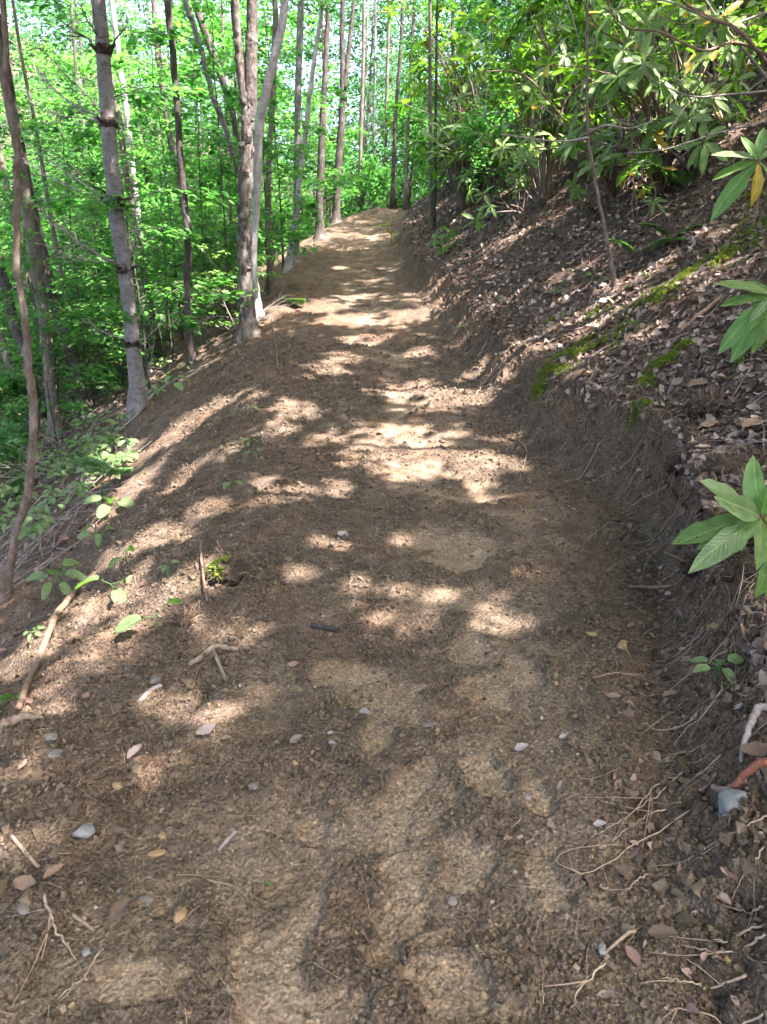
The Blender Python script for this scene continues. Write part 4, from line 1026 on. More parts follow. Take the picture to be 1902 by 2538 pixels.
for lab, bp, tips, L, new, yel in NEAR:
    b = at(*bp); d0 = b[1]
    tp = tips_px(tips, d0)
    extra = [np.array(tp[int(g.integers(0, len(tp)))]) + g.normal(0, 0.42, 3) * [1, 1.2, 0.8] for _ in range(32)]
    extra = [q for q in extra if q[2] > gz(q[0], q[1]) + 0.25]
    rhodo_bush('rhododendron', lab, b, tp + extra, g, (6, 11), L, None, new, yel, 0.35)
# pale drooping branch
b = at(1290, 560); d0 = b[1] - 0.2
e = rhodo_bush('rhododendron', 'low branch with pale drooping leaves hanging toward the trail', b, tips_px([(1240, 370, -0.2), (1275, 375, -0.3), (1200, 480, -0.3), (1180, 545, -0.3), (1215, 510, -0.4), (1320, 360, -0.1), (1375, 345, -0.1), (1165, 470, -0.2)], d0), g, (6, 9), 0.18, None, 0.1, 0.0, 0.7, 0.010, 0.75)
# small plants on the bank beside the far trail
for lab, bp, tips, L in [
    ('little rhododendron sprig standing at the foot of the far cut bank', (972, 610), [(965, 555, 0), (975, 585, 0)], 0.20),
    ('low bright rhododendron at the lower edge of the hillside leaves', (1110, 625), [(1080, 590, -0.1), (1120, 575, 0), (1140, 600, -0.1), (1100, 610, -0.1)], 0.17),
    ('low rhododendron sprig higher on the leafy hillside', (1320, 480), [(1300, 455, 0), (1335, 460, 0), (1290, 475, -0.1)], 0.13),
    ('leafy sprig between the thin sapling and the fern', (1580, 560), [(1560, 430, -0.3), (1600, 470, -0.2), (1640, 420, 0), (1620, 500, -0.2), (1580, 400, 0)], 0.15)]:
    b = at(*bp); rhodo_bush('rhododendron', lab, b, tips_px(tips, b[1]), g, (6, 9), L, None, 0.4, 0.02, 0.2, 0.007)

# hand-placed rosettes at the right edge of the picture: leaf tips in pixels
def rosette(label, base_px, crown_px, dd, leaves, depth=None):
    b = at(*base_px); d0 = b[1] + dd if depth is None else depth
    c = on_plane(*crown_px, d0)
    b = np.array([c[0] + 0.05, c[1] + 0.03, gz(c[0] + 0.05, c[1] + 0.03)]) if c[2] > gz(c[0], c[1]) else b
    e = empty('rhododendron', b, label, 'shrub')
    mb = MB(); mb.tube(smooth_path([b - [0, 0, 0.05], (b + c) / 2 + [0.03, 0, 0], c], 10), np.linspace(0.012, 0.007, 10), 7); mb.build('stem', M['wood_brown'], e, True, origin=b)
    mb = MB(); mb.tube(smooth_path([c - [0, 0, 0.02], c + [0, 0, 0.012], c + [0, 0, 0.028]], 6), [0.008, 0.011, 0.010, 0.008, 0.004, 0.001], 7); mb.build('bud', M['wood_red'], e, True, origin=b)
    for (px, py, off, mk, k, up) in leaves:
        tpt = on_plane(px, py, d0 + off); v = tpt - c; put_leaf(e, b, c + v * 0.02, v, up, np.linalg.norm(v) * 1.03, mk, g, k)
    return e
U = (0, -0.5, 0.85)
rosette('big bright rhododendron rosette at the right edge above the raw bank', (1895, 1400), (1886, 1282), 0.0, [
    (1866, 1141, 0.02, 'rhodo_pale', 0, (-0.55, -0.8, 0.1)), (1745, 1200, -0.05, 'rhodo_new', 4, U), (1795, 1232, -0.10, 'rhodo_new', 0, (0.1, -0.85, 0.5)), (1690, 1317, -0.03, 'rhodo', 1, U), (1748, 1338, -0.06, 'rhodo', 1, U),
    (1742, 1365, -0.14, 'rhodo_new', 3, U), (1805, 1360, -0.10, 'rhodo_new', 2, U), (1905, 1210, -0.04, 'rhodo_pale', 0, (-0.6, -0.7, 0.2)), (1950, 1180, 0.03, 'rhodo', 2, U), (1960, 1300, -0.08, 'rhodo', 1, U), (1895, 1375, -0.16, 'rhodo', 3, U), (1940, 1350, 0.10, 'rhodo', 2, U), (1900, 1200, 0.15, 'rhodo_new', 2, U)])
rosette('chewed broad green leaves hanging at the right edge below the bright rosette', (1900, 1560), (1912, 1365), -0.12, [
    (1888, 1480, -0.05, 'rhodo', 3, (-0.2, -0.9, 0.2)), (1925, 1490, 0.0, 'rhodo', 2, (0.1, -0.9, 0.2)), (1950, 1450, -0.02, 'rhodo', 1, U), (1990, 1340, 0.02, 'rhodo_new', 2, U)])
rosette('rhododendron with long drooping leaves reaching in from the right edge', (1900, 860), (1915, 735), -0.05, [
    (1805, 678, -0.02, 'rhodo', 1, U), (1808, 732, -0.05, 'rhodo', 1, U), (1790, 832, -0.10, 'rhodo_pale', 3, U), (1820, 862, -0.12, 'rhodo_pale', 3, U), (1855, 690, 0.08, 'rhodo', 2, U), (1880, 850, -0.14, 'rhodo', 3, U), (1870, 780, -0.10, 'rhodo_new', 1, U), (1960, 650, 0.0, 'rhodo', 2, U), (2010, 760, 0, 'rhodo', 1, U), (1840, 800, 0.05, 'rhodo', 2, U)])
rosette('rhododendron with upright grey-green leaves at the right edge above the moss', (1880, 560), (1880, 400), -0.05, [
    (1845, 338, 0.0, 'rhodo_pale', 0, (0.2, -0.9, 0.3)), (1895, 318, 0.0, 'rhodo_pale', 0, (-0.3, -0.9, 0.3)), (1788, 358, -0.03, 'rhodo_new', 1, U), (1780, 418, -0.05, 'rhodo', 1, U), (1768, 500, -0.12, 'rhodo_pale', 3, U), (1825, 450, -0.05, 'rhodo', 3, U), (1880, 490, -0.12, 'rhodo_yellow', 3, (0, -1, 0.1)), (1860, 370, 0.08, 'rhodo', 0, U), (1940, 360, 0, 'rhodo_new', 0, U), (1930, 440, -0.06, 'rhodo', 3, U)])

# bare curved branches over the top right corner
for k, (pts, rad, dd) in enumerate([
    ([(1902, 135), (1820, 105), (1740, 125), (1640, 80), (1560, 70), (1500, 20)], 0.012, 0.0), ([(1902, 30), (1800, 60), (1700, 20), (1620, 0), (1510, 25)], 0.009, 0.2),
    ([(1905, 225), (1800, 235), (1720, 240), (1650, 215), (1610, 190), (1600, 145), (1640, 110)], 0.008, 0.1), ([(1905, 160), (1830, 75), (1760, 45), (1700, 10), (1680, -15)], 0.016, 0.1),
    ([(1905, 300), (1780, 330), (1650, 370), (1560, 380)], 0.007, -0.1), ([(1760, 345), (1730, 280), (1700, 230), (1665, 190)], 0.011, 0.3), ([(1815, 390), (1800, 320), (1770, 250), (1755, 180)], 0.006, 0.2),
    ([(1560, 310), (1530, 300), (1515, 285), (1510, 260)], 0.006, -0.1), ([(1905, 200), (1850, 130), (1790, 60), (1740, -15)], 0.014, 0.4), ([(1640, 15), (1650, 40), (1700, 60), (1760, 30)], 0.005, 0.0)]):
    d0 = 7.2 + dd; P = np.array([on_plane(px, py, d0 + 0.12 * math.sin(i * 2 + k)) for i, (px, py) in enumerate(pts)])
    mb = MB(); q = smooth_path(P, 26); mb.tube(q, np.linspace(rad * 1.2, rad * 0.45, 26), 7, True, 0.04, k)
    for j in range(4):
        i = int(g.integers(5, 24)); s = g.normal(0, 1, 3) * [1, 0.6, 0.7]; s /= np.linalg.norm(s); l = g.uniform(0.12, 0.35)
        mb.tube(smooth_path([q[i], q[i] + s * l * 0.5 + [0, 0, 0.03], q[i] + s * l], 5), np.linspace(rad * 0.4, 0.002, 5), 4, False)
    mb.build('bare_branch', M['wood_grey' if k % 3 else 'wood_brown'], None, True, origin=P[0], loc=P[0],
             label=['bare branch waving level across the top right corner', 'thin bare branch highest along the top picture edge at right', 'bare branch hooking upward beside the yellowing leaves', 'stout bare branch descending steeply to the right picture edge',
                    'straight bare branch slanting low across the hillside thicket', 'pale broken stem leaning left over the hillside leaves', 'thin bare upright twig right of the pale broken stem', 'short curled bare twig left of the yellowing leaves',
                    'second stout bare branch climbing from the right edge to the top', 'small drooping bare loop of twig under the top picture edge'][k], cat='branch', group='bare branches over the hillside')

# the thicket behind them and more along the hillside
_lab = []
gr = np.random.default_rng(980); cnt = 0; sp = []
for tr in range(3000):
    if cnt >= 80: break
    y = gr.uniform(6.5, 26); x = gr.uniform(float(XRf(y)) + 1.6, 0.62 * y + 2.5)
    v = np.array([x, y, gz(x, y)]) - CAM; r_ = F_SRC / (v[1] * math.cos(PITCH) - v[2] * math.sin(PITCH)); px = 951 + v[0] * r_; py = 1269 - (v[1] * math.sin(PITCH) + v[2] * math.cos(PITCH)) * r_
    lim = np.interp(px, [950, 1050, 1150, 1300, 1500, 1700, 1900, 2100], [540, 560, 520, 490, 440, 350, 230, 140])
    if py > lim or py < -500: continue
    if any((x - a) ** 2 + (y - b_) ** 2 < 0.5 for a, b_ in sp): continue
    sp.append((x, y)); k = int(gr.integers(0, 3)); s = gr.uniform(0.7, 1.1)
    e = empty('rhododendron', (x, y, gz(x, y)), 'dark green rhododendron deep in the hillside thicket', 'shrub', 'rhododendrons of the hillside thicket')
    e.scale = (s, s, s); e.rotation_euler = (0, 0, gr.uniform(0, 6.28)); link('branches', RH_T[k][0], e); link('foliage', RH_T[k][1], e); cnt += 1; _lab.append((e, x, y, ['dark', 'low', 'tall'][k]))
for x, y, s, k in [(2.3, 24.5, 1.0, 0), (2.0, 21.5, 0.9, 1), (1.75, 18.5, 0.85, 0), (3.2, 27.0, 1.1, 2), (1.9, 16.0, 0.7, 1)]:
    e = empty('rhododendron', (x, y, gz(x, y)), 'x', 'shrub', 'rhododendrons of the hillside thicket'); e.scale = (s, s, s); e.rotation_euler = (0, 0, gr.uniform(0, 6.28)); link('branches', RH_T[k][0], e); link('foliage', RH_T[k][1], e); _lab.append((e, x, y, ['dark', 'low', 'tall'][k]))
label_by_place(_lab, '%s rhododendron in the thicket')
# a few below the trail among the trunks
for k, (px, py, s, lab) in enumerate([(560, 640, 0.55, 'dark rhododendron at the foot of the forked rough tree'), (330, 860, 0.6, 'glossy rhododendron low behind the pine trunk'), (250, 800, 0.7, 'dark rhododendron left of the pine trunk'), (290, 880, 0.45, 'small pale-leaved rhododendron beside the foot of the pine')]):
    d0 = [10.6, 12.0, 12.5, 11.0][k]; c = on_plane(px, py, d0); e = empty('rhododendron', (c[0], c[1], gz(c[0], c[1])), lab, 'shrub'); e.scale = (s, s, s)
    link('branches', RH_T[k % 3][0], e); link('foliage', RH_T[k % 3][1], e)

# ------------------------------------------------------------------ broad-leaved seedlings on the outer slope
SL = []
for k in range(3):
    V, T = oval_leaf([0.25, 0.30, 0.21][k], 0.10, [0.25, 0.12, 0.4][k], 6)
    SL.append(new_mesh('leaf', V, [T], M['leaf_seedling'], True))
gs = np.random.default_rng(1000)
def label_plants(objs, phrase, zones):
    ORD = ['first', 'second', 'third', 'fourth', 'fifth', 'sixth', 'seventh', 'eighth', 'ninth', 'tenth', 'eleventh', 'twelfth', 'thirteenth', 'fourteenth', 'fifteenth', 'sixteenth', 'seventeenth', 'eighteenth', 'nineteenth', 'twentieth']
    gr_ = {}
    for o in objs:
        v = np.array(o.location) - CAM; k = F_SRC / (v[1] * math.cos(PITCH) - v[2] * math.sin(PITCH)); px = 951 + v[0] * k; py = 1269 - (v[1] * math.sin(PITCH) + v[2] * math.cos(PITCH)) * k
        z = next((w for lim, w in zones if px < lim), zones[-1][1]); gr_.setdefault(z, []).append((py, o))
    for z, L in gr_.items():
        L.sort(key=lambda q: q[0])
        for i, (py, o) in enumerate(L): o['label'] = phrase + ' ' + z + ('' if len(L) == 1 else ', ' + ORD[min(i, 19)] + ' from top')
def seedling(base, n, L, h, label, group=None, spread=1.0, big=None, name='seedling'):
    e = empty(name, base, label, 'seedling', group); top = base + np.array([gs.normal(0, 0.02), gs.normal(0, 0.02), h])
    mb = MB(); mb.tube(smooth_path([base - [0, 0, 0.03], (base + top) / 2 + gs.normal(0, 0.01, 3), top], 6), np.linspace(0.005, 0.003, 6), 5)
    ph = gs.uniform(0, 6.28)
    for j in range(n):
        a = ph + j * 2.4; z = 1 - 0.5 * (j / max(n, 2)) * gs.uniform(0.3, 1)
        p = base + (top - base) * z; d = np.array([math.cos(a), math.sin(a), gs.uniform(0.0, 0.5)])
        pl = 0.35 * L; q = p + d * pl; mb.tube(np.array([p, q]), [0.0026, 0.002], 4, False)
        o = link('leaf', SL[int(gs.integers(0, 3))], e); l = L * gs.uniform(0.7, 1.15)
        d2 = d.copy(); d2[2] -= 0.45
        Rm = basis(d2, np.array([0, -0.3, 1.0]) + gs.normal(0, 0.25, 3))
        o.matrix_local = Matrix.Translation(Vector(q - base)) @ Matrix(Rm.tolist()).to_4x4() @ Matrix.Diagonal((l, l, l, 1))
    mb.build('stem', M['fern'], e, True, origin=base); return e
def gat(px, py):
    p = at(px, py); p[2] = float(ground(p[0], p[1])[0]); return p
for (px, py, n, L, h, lab) in [
    (155, 1480, 9, 0.15, 0.16, 'leafy green clump at the upper end of the long bare stick'), (285, 1470, 3, 0.17, 0.05, 'single drooping big-leaved seedling between the leafy clump and the pale leaf litter'),
    (325, 1415, 2, 0.12, 0.06, 'small folded seedling leaf above the big-leaved seedling'), (390, 1560, 2, 0.16, 0.06, 'seedling with one broad veined leaf beside the dark clod'),
    (290, 1260, 4, 0.17, 0.08, 'wilted pale green plant lying on the slope'), (260, 1345, 4, 0.15, 0.06, 'wilted pale plant below the other wilted one'), (85, 1340, 7, 0.13, 0.14, 'green plant beside the foot of the crooked sapling'),
    (195, 1500, 2, 0.09, 0.02, 'blue-green leaf lying beside the long bare stick'), (605, 1040, 2, 0.14, 0.08, 'round-leaved green seedling high on the outer slope'), (615, 1105, 3, 0.08, 0.05, 'tiny seedling pair below the round-leaved one'),
    (565, 1215, 3, 0.08, 0.05, 'tiny bright seedling on the spoil near the trail edge'), (420, 1440, 3, 0.05, 0.05, 'small star-shaped seedling near the mossy clod'), (92, 1590, 5, 0.06, 0.03, 'small star-leaved plant among pale dead leaves'),
    (645, 1150, 2, 0.08, 0.06, 'lone upright tiny seedling at the sunny trail edge'), (15, 1750, 3, 0.12, 0.04, 'single green leaf at the left edge under the long bare stick'),
    (1152, 820, 3, 0.09, 0.06, 'small green seedling on the cut bank beside the far trail'), (1785, 1690, 5, 0.075, 0.10, 'bright green sprig growing out of the rooty bank'), (1395, 700, 3, 0.05, 0.04, 'tiny seedling on the leafy hillside left of the moss'),
    (1370, 945, 2, 0.06, 0.03, 'two-leaved seedling on the lower tip of the moss'), (1400, 660, 4, 0.05, 0.04, 'tiny bright seedling at the foot of the thin sapling'), (1240, 745, 4, 0.06, 0.05, 'tiny green seedling high on the cut bank edge'), (1620, 930, 2, 0.04, 0.02, 'tiny two-leaved seedling between the moss cushions')]:
    seedling(gat(px, py), n, L, h, lab)
_sd = []
for i in range(90):                                                    # the green fringe at the lower left
    px = gs.uniform(0, 330); py = 1290 - px * 0.45 + gs.normal(-20, 60)
    if py < 1050: py = 1050 + gs.uniform(0, 60)
    _sd.append(seedling(gat(px, py), int(gs.integers(4, 8)), gs.uniform(0.07, 0.13), gs.uniform(0.05, 0.28), 'small leafy seedling in the green fringe below the outer slope', 'seedlings below the outer slope'))
label_plants(_sd, 'small leafy fringe seedling', [(35, 'at the left picture edge'), (75, 'beside the sapling foot'), (115, 'just right of the sapling foot'), (155, 'below the mossy trunk'), (200, 'below the blackish leaning trunk'), (245, 'left below the pine'), (290, 'below the pine'), (9999, 'nearest the pine foot')])
_sd = []
for i in range(40):
    y = gs.uniform(8, 22); x = float(XLf(y)) - gs.uniform(1.2, 3.5)
    _sd.append(seedling(np.array([x, y, gz(x, y)]), int(gs.integers(4, 8)), gs.uniform(0.09, 0.15), gs.uniform(0.1, 0.35), 'small leafy seedling at the wood edge beside the far trail', 'seedlings along the wood edge'))
label_plants(_sd, 'leafy seedling at the wood edge', [(300, 'left of the pine'), (420, 'just right of the pine'), (520, 'by the slim dark trunk'), (620, 'left of the forked rough tree'), (720, 'right of the forked rough tree'), (9999, 'by the dark pair of trunks')])
_sd = []
for i in range(22):
    px = gs.uniform(1120, 1620); py = gs.uniform(560, 800) + max(0, (px - 1300)) * 0.1
    _sd.append(seedling(gat(px, py), int(gs.integers(2, 5)), gs.uniform(0.03, 0.06), gs.uniform(0.02, 0.06), 'tiny green seedling poking through the dead leaves of the hillside', 'seedlings on the leafy hillside'))
label_plants(_sd, 'tiny green seedling in hillside leaves', [(1220, 'nearest the far trail'), (1320, 'above the cut bank'), (1420, 'left of the thin sapling'), (1525, 'close by the thin sapling'), (9999, 'right of the thin sapling')])

# fern fronds
def frond(e, base, root, d, L, g):
    mb = MB(); n = 16; up = np.array([0, 0, 1.0]); d = d / np.linalg.norm(d)
    t = np.linspace(0, 1, n); q = base + d * (t * L)[:, None] + up * (0.22 * L * np.sin(t * 2.3) - 0.12 * L * t * t)[:, None]
    mb.tube(q, np.linspace(0.003, 0.001, n), 4, False)
    side = np.cross(d, up); side /= np.linalg.norm(side); pos, fw = [], []
    for i in range(2, n):
        for s in (-1, 1):
            w = 0.30 * L * math.sin(math.pi * (t[i] * 0.86 + 0.1)) ** 0.8
            dd = side * s + d * 0.45
            for k in range(7):
                f = k / 7; pos.append(q[i] + dd * w * f - up * 0.1 * w * f); fw.append(dd * 0.35 + d * (1 if k % 2 else 0.2) + side * s * 0.3)
    pos = np.array(pos); fw = np.array(fw); mb.inst(RHOMB, pos, basis(fw, up + g.normal(0, 0.1, pos.shape)), np.full(len(pos), 0.055 * L / 0.4))
    mb.build('frond', M['fern'], e, False, origin=root)
for (px, py, lab, n, L) in [(1590, 640, 'feathery green fern on the leafy hillside right of the thin sapling', 4, 0.42), (1665, 590, 'small fern just above the feathery one on the hillside', 3, 0.30), (745, 755, 'wispy fern at the edge of the far trail', 3, 0.28), (300, 1190, 'grassy fern below the outer slope edge', 5, 0.35), (1700, 470, 'dim fern under the rhododendrons on the hillside', 5, 0.5)]:
    b = gat(px, py); e = empty('fern', b, lab, 'fern')
    for j in range(n):
        a = gs.uniform(0, 6.28) if j else math.pi; frond(e, b, b, np.array([math.cos(a), math.sin(a), 0.35]), L * gs.uniform(0.8, 1.1), gs)
# ------------------------------------------------------------------ dead leaves
def curl_leaf(seed, w=0.34):
    g = np.random.default_rng(seed); n = 3; t = np.linspace(0, 1, n + 1); c = g.uniform(0.1, 0.9); b = g.uniform(-0.5, 0.6)
    half = w * np.sin(np.pi * np.clip(t, 0.03, 0.98) ** 0.9) ** 0.75; V = []
    for a, h in zip(t, half):
        zc = b * (a - 0.5) ** 2 + 0.03 * g.standard_normal()
        V += [[a - 0.5, h * (1 - 0.25 * c), zc + c * h * 0.9 + 0.03 * g.standard_normal()], [a - 0.5, 0.02 * g.standard_normal(), zc], [a - 0.5, -h * (1 - 0.25 * c), zc + c * h * g.uniform(0.2, 0.9)]]
    T = []
    for i in range(n):
        for k in (0, 1):
            a = i * 3 + k; T += [[a + 1, a, a + 3], [a + 1, a + 3, a + 4]]
    return np.array(V), np.array(T)
CURL = [curl_leaf(k) for k in range(8)]
gl = np.random.default_rng(1200)
def surf_normal(x, y):
    e = 0.03; zx = (base_h(x + e, y) - base_h(x - e, y)) / (2 * e); zy = (base_h(x, y + e) - base_h(x, y - e)) / (2 * e)
    n = np.stack([-zx, -zy, np.ones_like(zx)], -1); return n / np.linalg.norm(n, axis=-1, keepdims=True)
def litter(name, label, xs, ys, size, material, lift=0.006, tilt=0.35):
    z = ground(xs, ys); xs = undercut(xs, ys, z); P = np.column_stack([xs, ys, z + lift]); nrm = surf_normal(xs, ys)
    mb = MB(); pick = gl.integers(0, 8, len(xs))
    for k in range(8):
        i = np.where(pick == k)[0]
        up = nrm[i] + gl.normal(0, tilt, (len(i), 3)); up[gl.random(len(i)) < 0.2] *= -1
        mb.inst(CURL[k], P[i], basis(gl.normal(0, 1, (len(i), 3)), up), size[i])
    return mb.build(name, material, None, True, label=label, cat='dead leaves', kind='stuff')
# hillside litter, thicker near
n = 44000; y = np.exp(gl.uniform(math.log(1.1), math.log(24), n)); s = gl.random(n) ** 1.15 * (0.62 * y + 2.2); x = XRf(y) + CWf(y) * 0.85 + s
keep = (x < 0.64 * y + 1.4) & (fbm(x, y, 0.5, 2, 141) > -0.75 + 0.5 * (s < 0.15))
x, y = x[keep], y[keep]; litter('leaf_litter', 'brown and grey dead leaves covering the steep hillside', x, y, gl.uniform(0.03, 0.085, len(x)) * (0.9 + 0.02 * y), M['litter'])
# litter below the outer slope
n = 12000; y = np.exp(gl.uniform(math.log(1.6), math.log(22), n)); s = 0.9 + gl.random(n) ** 1.1 * (0.5 * y + 1.5); x = XLf(y) - s
keep = (x > -0.66 * y - 1.3) & (fbm(x, y, 0.55, 2, 142) + 0.9 * smooth(0.9, 2.4, s) - 0.45 > gl.random(n) * 0.6)
x, y = x[keep], y[keep]; litter('leaf_litter', 'reddish dead leaves on the slope below the trail', x, y, gl.uniform(0.03, 0.08, len(x)), M['litter_red'])
# strays on the spoil and along the foot of the bank
n = 1500; y = np.exp(gl.uniform(math.log(1.0), math.log(12), n)); x = np.where(gl.random(n) < 0.8, XLf(y) - gl.random(n) ** 0.7 * 2.2 + 0.1, XRf(y) + gl.uniform(-0.15, 0.25, n))
litter('leaf_litter', 'scattered dead leaf scraps along both edges of the trail', x, y, gl.uniform(0.015, 0.05, n), M['litter_red'])

# ------------------------------------------------------------------ crumbs of earth and grit
def rock_tmpl(seed):
    g = np.random.default_rng(seed)
    V = np.array([[a, b, c] for a in (-1, 1) for b in (-1, 1) for c in (-1, 1)], float) * 0.5
    V = V * g.uniform(0.5, 1.0, V.shape) + g.normal(0, 0.12, V.shape)
    T = np.array([[0, 1, 3], [0, 3, 2], [4, 6, 7], [4, 7, 5], [0, 4, 5], [0, 5, 1], [2, 3, 7], [2, 7, 6], [0, 2, 6], [0, 6, 4], [1, 5, 7], [1, 7, 3]])
    return V, T
ROCK = [rock_tmpl(k) for k in range(6)]
def crumbs(name, label, xs, ys, size, material, cat, sink=0.15):
    z = ground(xs, ys); mb = MB(); pick = gl.integers(0, 6, len(xs))
    for k in range(6):
        i = np.where(pick == k)[0]; mb.inst(ROCK[k], np.column_stack([undercut(xs[i], ys[i], z[i]), ys[i], z[i] + size[i] * (0.5 - sink) * 0.6]), rand_rot(len(i), gl), size[i][:, None] * gl.uniform(0.6, 1.15, (len(i), 3)))
    return mb.build(name, material, None, False, label=label, cat=cat, kind='stuff')
n = 60000; y = np.exp(gl.uniform(math.log(0.9), math.log(9), n)); w = XRf(y) + CWf(y) - XLf(y) + 1.2; x = XLf(y) - 0.9 + gl.random(n) * w
keep = (np.abs(x) < 0.6 * y + 0.9)
x, y = x[keep], y[keep]; cm, rim = compact_mask(x, y); gate = smooth(-0.15, 0.55, noise(x, y, 0.33, 84) + 0.25)
keep = gl.random(len(x)) < (0.06 + 0.94 * (1 - np.minimum(1, 1.6 * cm)) * (0.35 + 0.65 * gate)); x, y = x[keep], y[keep]
size = (0.005 + 0.013 * gl.random(len(x)) ** 3) * np.clip(0.75 + 0.16 * y, 0.8, 2.0)
crumbs('soil_crumbs', 'loose crumbs of brown earth over the trail', x, y, size, M['clod'], 'earth crumbs')
n = 650; y = np.exp(gl.uniform(math.log(0.95), math.log(6), n)); x = XLf(y) - 0.6 + gl.random(n) * (XRf(y) + 0.3 - XLf(y) + 0.6); keep = np.abs(x) < 0.6 * y + 0.8
x, y = x[keep], y[keep]; crumbs('grit', 'small pale stone chips scattered in the trail dirt', x, y, 0.007 + 0.012 * gl.random(len(x)) ** 2.5, M['gravel'], 'stone chips', 0.3)
n = 900; y = np.exp(gl.uniform(math.log(1.3), math.log(9), n)); x = XLf(y) - gl.random(n) * 1.5 + 0.35; crumbs('soil_clods', 'bigger lumps of earth on the outer slope', x, y, 0.012 + 0.030 * gl.random(n) ** 2.5, M['clod'], 'earth clods', 0.35)

n = 800; y = np.exp(gl.uniform(math.log(1.3), math.log(8), n)); x = XRf(y) + gl.uniform(-0.25, 1.05, n) * CWf(y); crumbs('soil_clods', 'crumbled lumps and stones along the foot of the cut bank', x, y, 0.010 + 0.035 * gl.random(n) ** 3, M['clod'], 'earth clods', 0.3)

# ------------------------------------------------------------------ rootlets, straws
def strands(name, label, n, ypos, xpos, L, rad, material, cat, down=False, lift=0.004, k=6, wig=0.25):
    mb = MB(); a = gl.uniform(0, 6.28, n)
    T = np.linspace(0, 1, k)
    for i in range(n):
        l = L[i]
        if down:
            dx = -np.cos(gl.normal(0, 0.6)); dy = gl.normal(-0.1, 0.6)
        else: dx, dy = math.cos(a[i]), math.sin(a[i])
        px = xpos[i] + dx * l * (T - 0.3) + np.cumsum(gl.normal(0, wig * l / k, k)); py = ypos[i] + dy * l * (T - 0.3) + np.cumsum(gl.normal(0, wig * l / k, k))
        strands.buf.append((px, py, rad[i]))
    PX = np.array([b[0] for b in strands.buf]); PY = np.array([b[1] for b in strands.buf]); Z = ground(PX.ravel(), PY.ravel())
    PXU = undercut(PX.ravel(), PY.ravel(), Z).reshape(PX.shape); Z = Z.reshape(PX.shape) + lift + np.abs(gl.normal(0, lift, PX.shape))
    for i in range(n):
        mb.tube(np.column_stack([PXU[i], PY[i], Z[i]]), np.linspace(rad[i], rad[i] * 0.4, k), 3, False)
    strands.buf = []
    return mb.build(name, material, None, True, label=label, cat=cat, kind='stuff')
strands.buf = []
n = 620; y = np.exp(gl.uniform(math.log(1.6), math.log(9), n)); x = XRf(y) + CWf(y) * gl.uniform(0.15, 1.15, n)
strands('rootlets', 'fine torn rootlets combed down the cut bank', n, y, x, gl.uniform(0.04, 0.22, n), gl.uniform(0.0008, 0.0022, n), M['rootlet'], 'rootlets', True, 0.006, 8, 0.25)
n = 45; y = np.exp(gl.uniform(math.log(2.0), math.log(7), n)); x = XRf(y) + CWf(y) * gl.uniform(0.2, 1.2, n)
strands('rootlets', 'pale torn roots hanging from the lip of the cut bank', n, y, x, gl.uniform(0.12, 0.40, n), gl.uniform(0.0018, 0.004, n), M['root'], 'rootlets', True, 0.010, 10, 0.22)
n = 1500; y = np.exp(gl.uniform(math.log(1.0), math.log(9), n)); x = np.where(gl.random(n) < 0.75, XLf(y) - gl.random(n) * 2.0 + 0.3, XLf(y) + gl.random(n) * (XRf(y) - XLf(y)))
strands('straws', 'dry straws and needles lying on the earth', n, y, x, gl.uniform(0.03, 0.14, n), gl.uniform(0.0007, 0.0016, n), M['root'], 'straws', False, 0.004, 4, 0.12)
n = 420; y = np.exp(gl.uniform(math.log(2), math.log(16), n)); x = XRf(y) + CWf(y) + gl.random(n) * (0.45 * y)
strands('twigs', 'thin dead twigs among the hillside leaves', n, y, x, gl.uniform(0.10, 0.5, n), gl.uniform(0.0015, 0.004, n), M['twig_grey'], 'twigs', False, 0.012, 5, 0.10)
n = 520; y = np.exp(gl.uniform(math.log(5), math.log(16), n)); x = XLf(y) - 1.6 - gl.random(n) * (0.35 * y)
strands('twigs', 'thin pale twigs among the leaves below the outer slope', n, y, x, gl.uniform(0.2, 0.9, n), gl.uniform(0.002, 0.005, n), M['twig_grey'], 'twigs', False, 0.03, 5, 0.10)

# roots one can follow, each its own
def px_root(pts, rad, lift=0.012, name='root', label=None, group=None, mat_='root', cat='root', forks=2, n=22):
    P = np.array([gat(px, py) for px, py in pts]); P[:, 2] += lift; P[:, 0] = undercut(P[:, 0], P[:, 1], P[:, 2])
    q = smooth_path(P, n); rad *= 0.72; q[1:-1] += gl.normal(0, rad * 0.6, (n - 2, 3)); q[:, 2] -= rad * 2.2 * np.clip(np.sin(np.linspace(0, 9, n) + len(pts)), 0, 1); mb = MB(); mb.tube(q, np.linspace(rad, rad * 0.35, n), 6)
    for j in range(forks):
        i = int(gl.integers(4, n - 3)); d = q[i + 1] - q[i - 1]; d = d / np.linalg.norm(d) + gl.normal(0, 0.55, 3) * [1, 1, 0.3]; l = gl.uniform(0.05, 0.16)
        w = [q[i], q[i] + d * l * 0.5, q[i] + d * l]; w = np.array(w); w[1:, 2] = ground(w[1:, 0], w[1:, 1]) + lift; mb.tube(smooth_path(w, 7), np.linspace(rad * 0.55, rad * 0.25, 7), 5)
    o = mb.build(name, M[mat_], None, True, origin=P[0], loc=P[0], label=label, cat=cat, group=group); return o
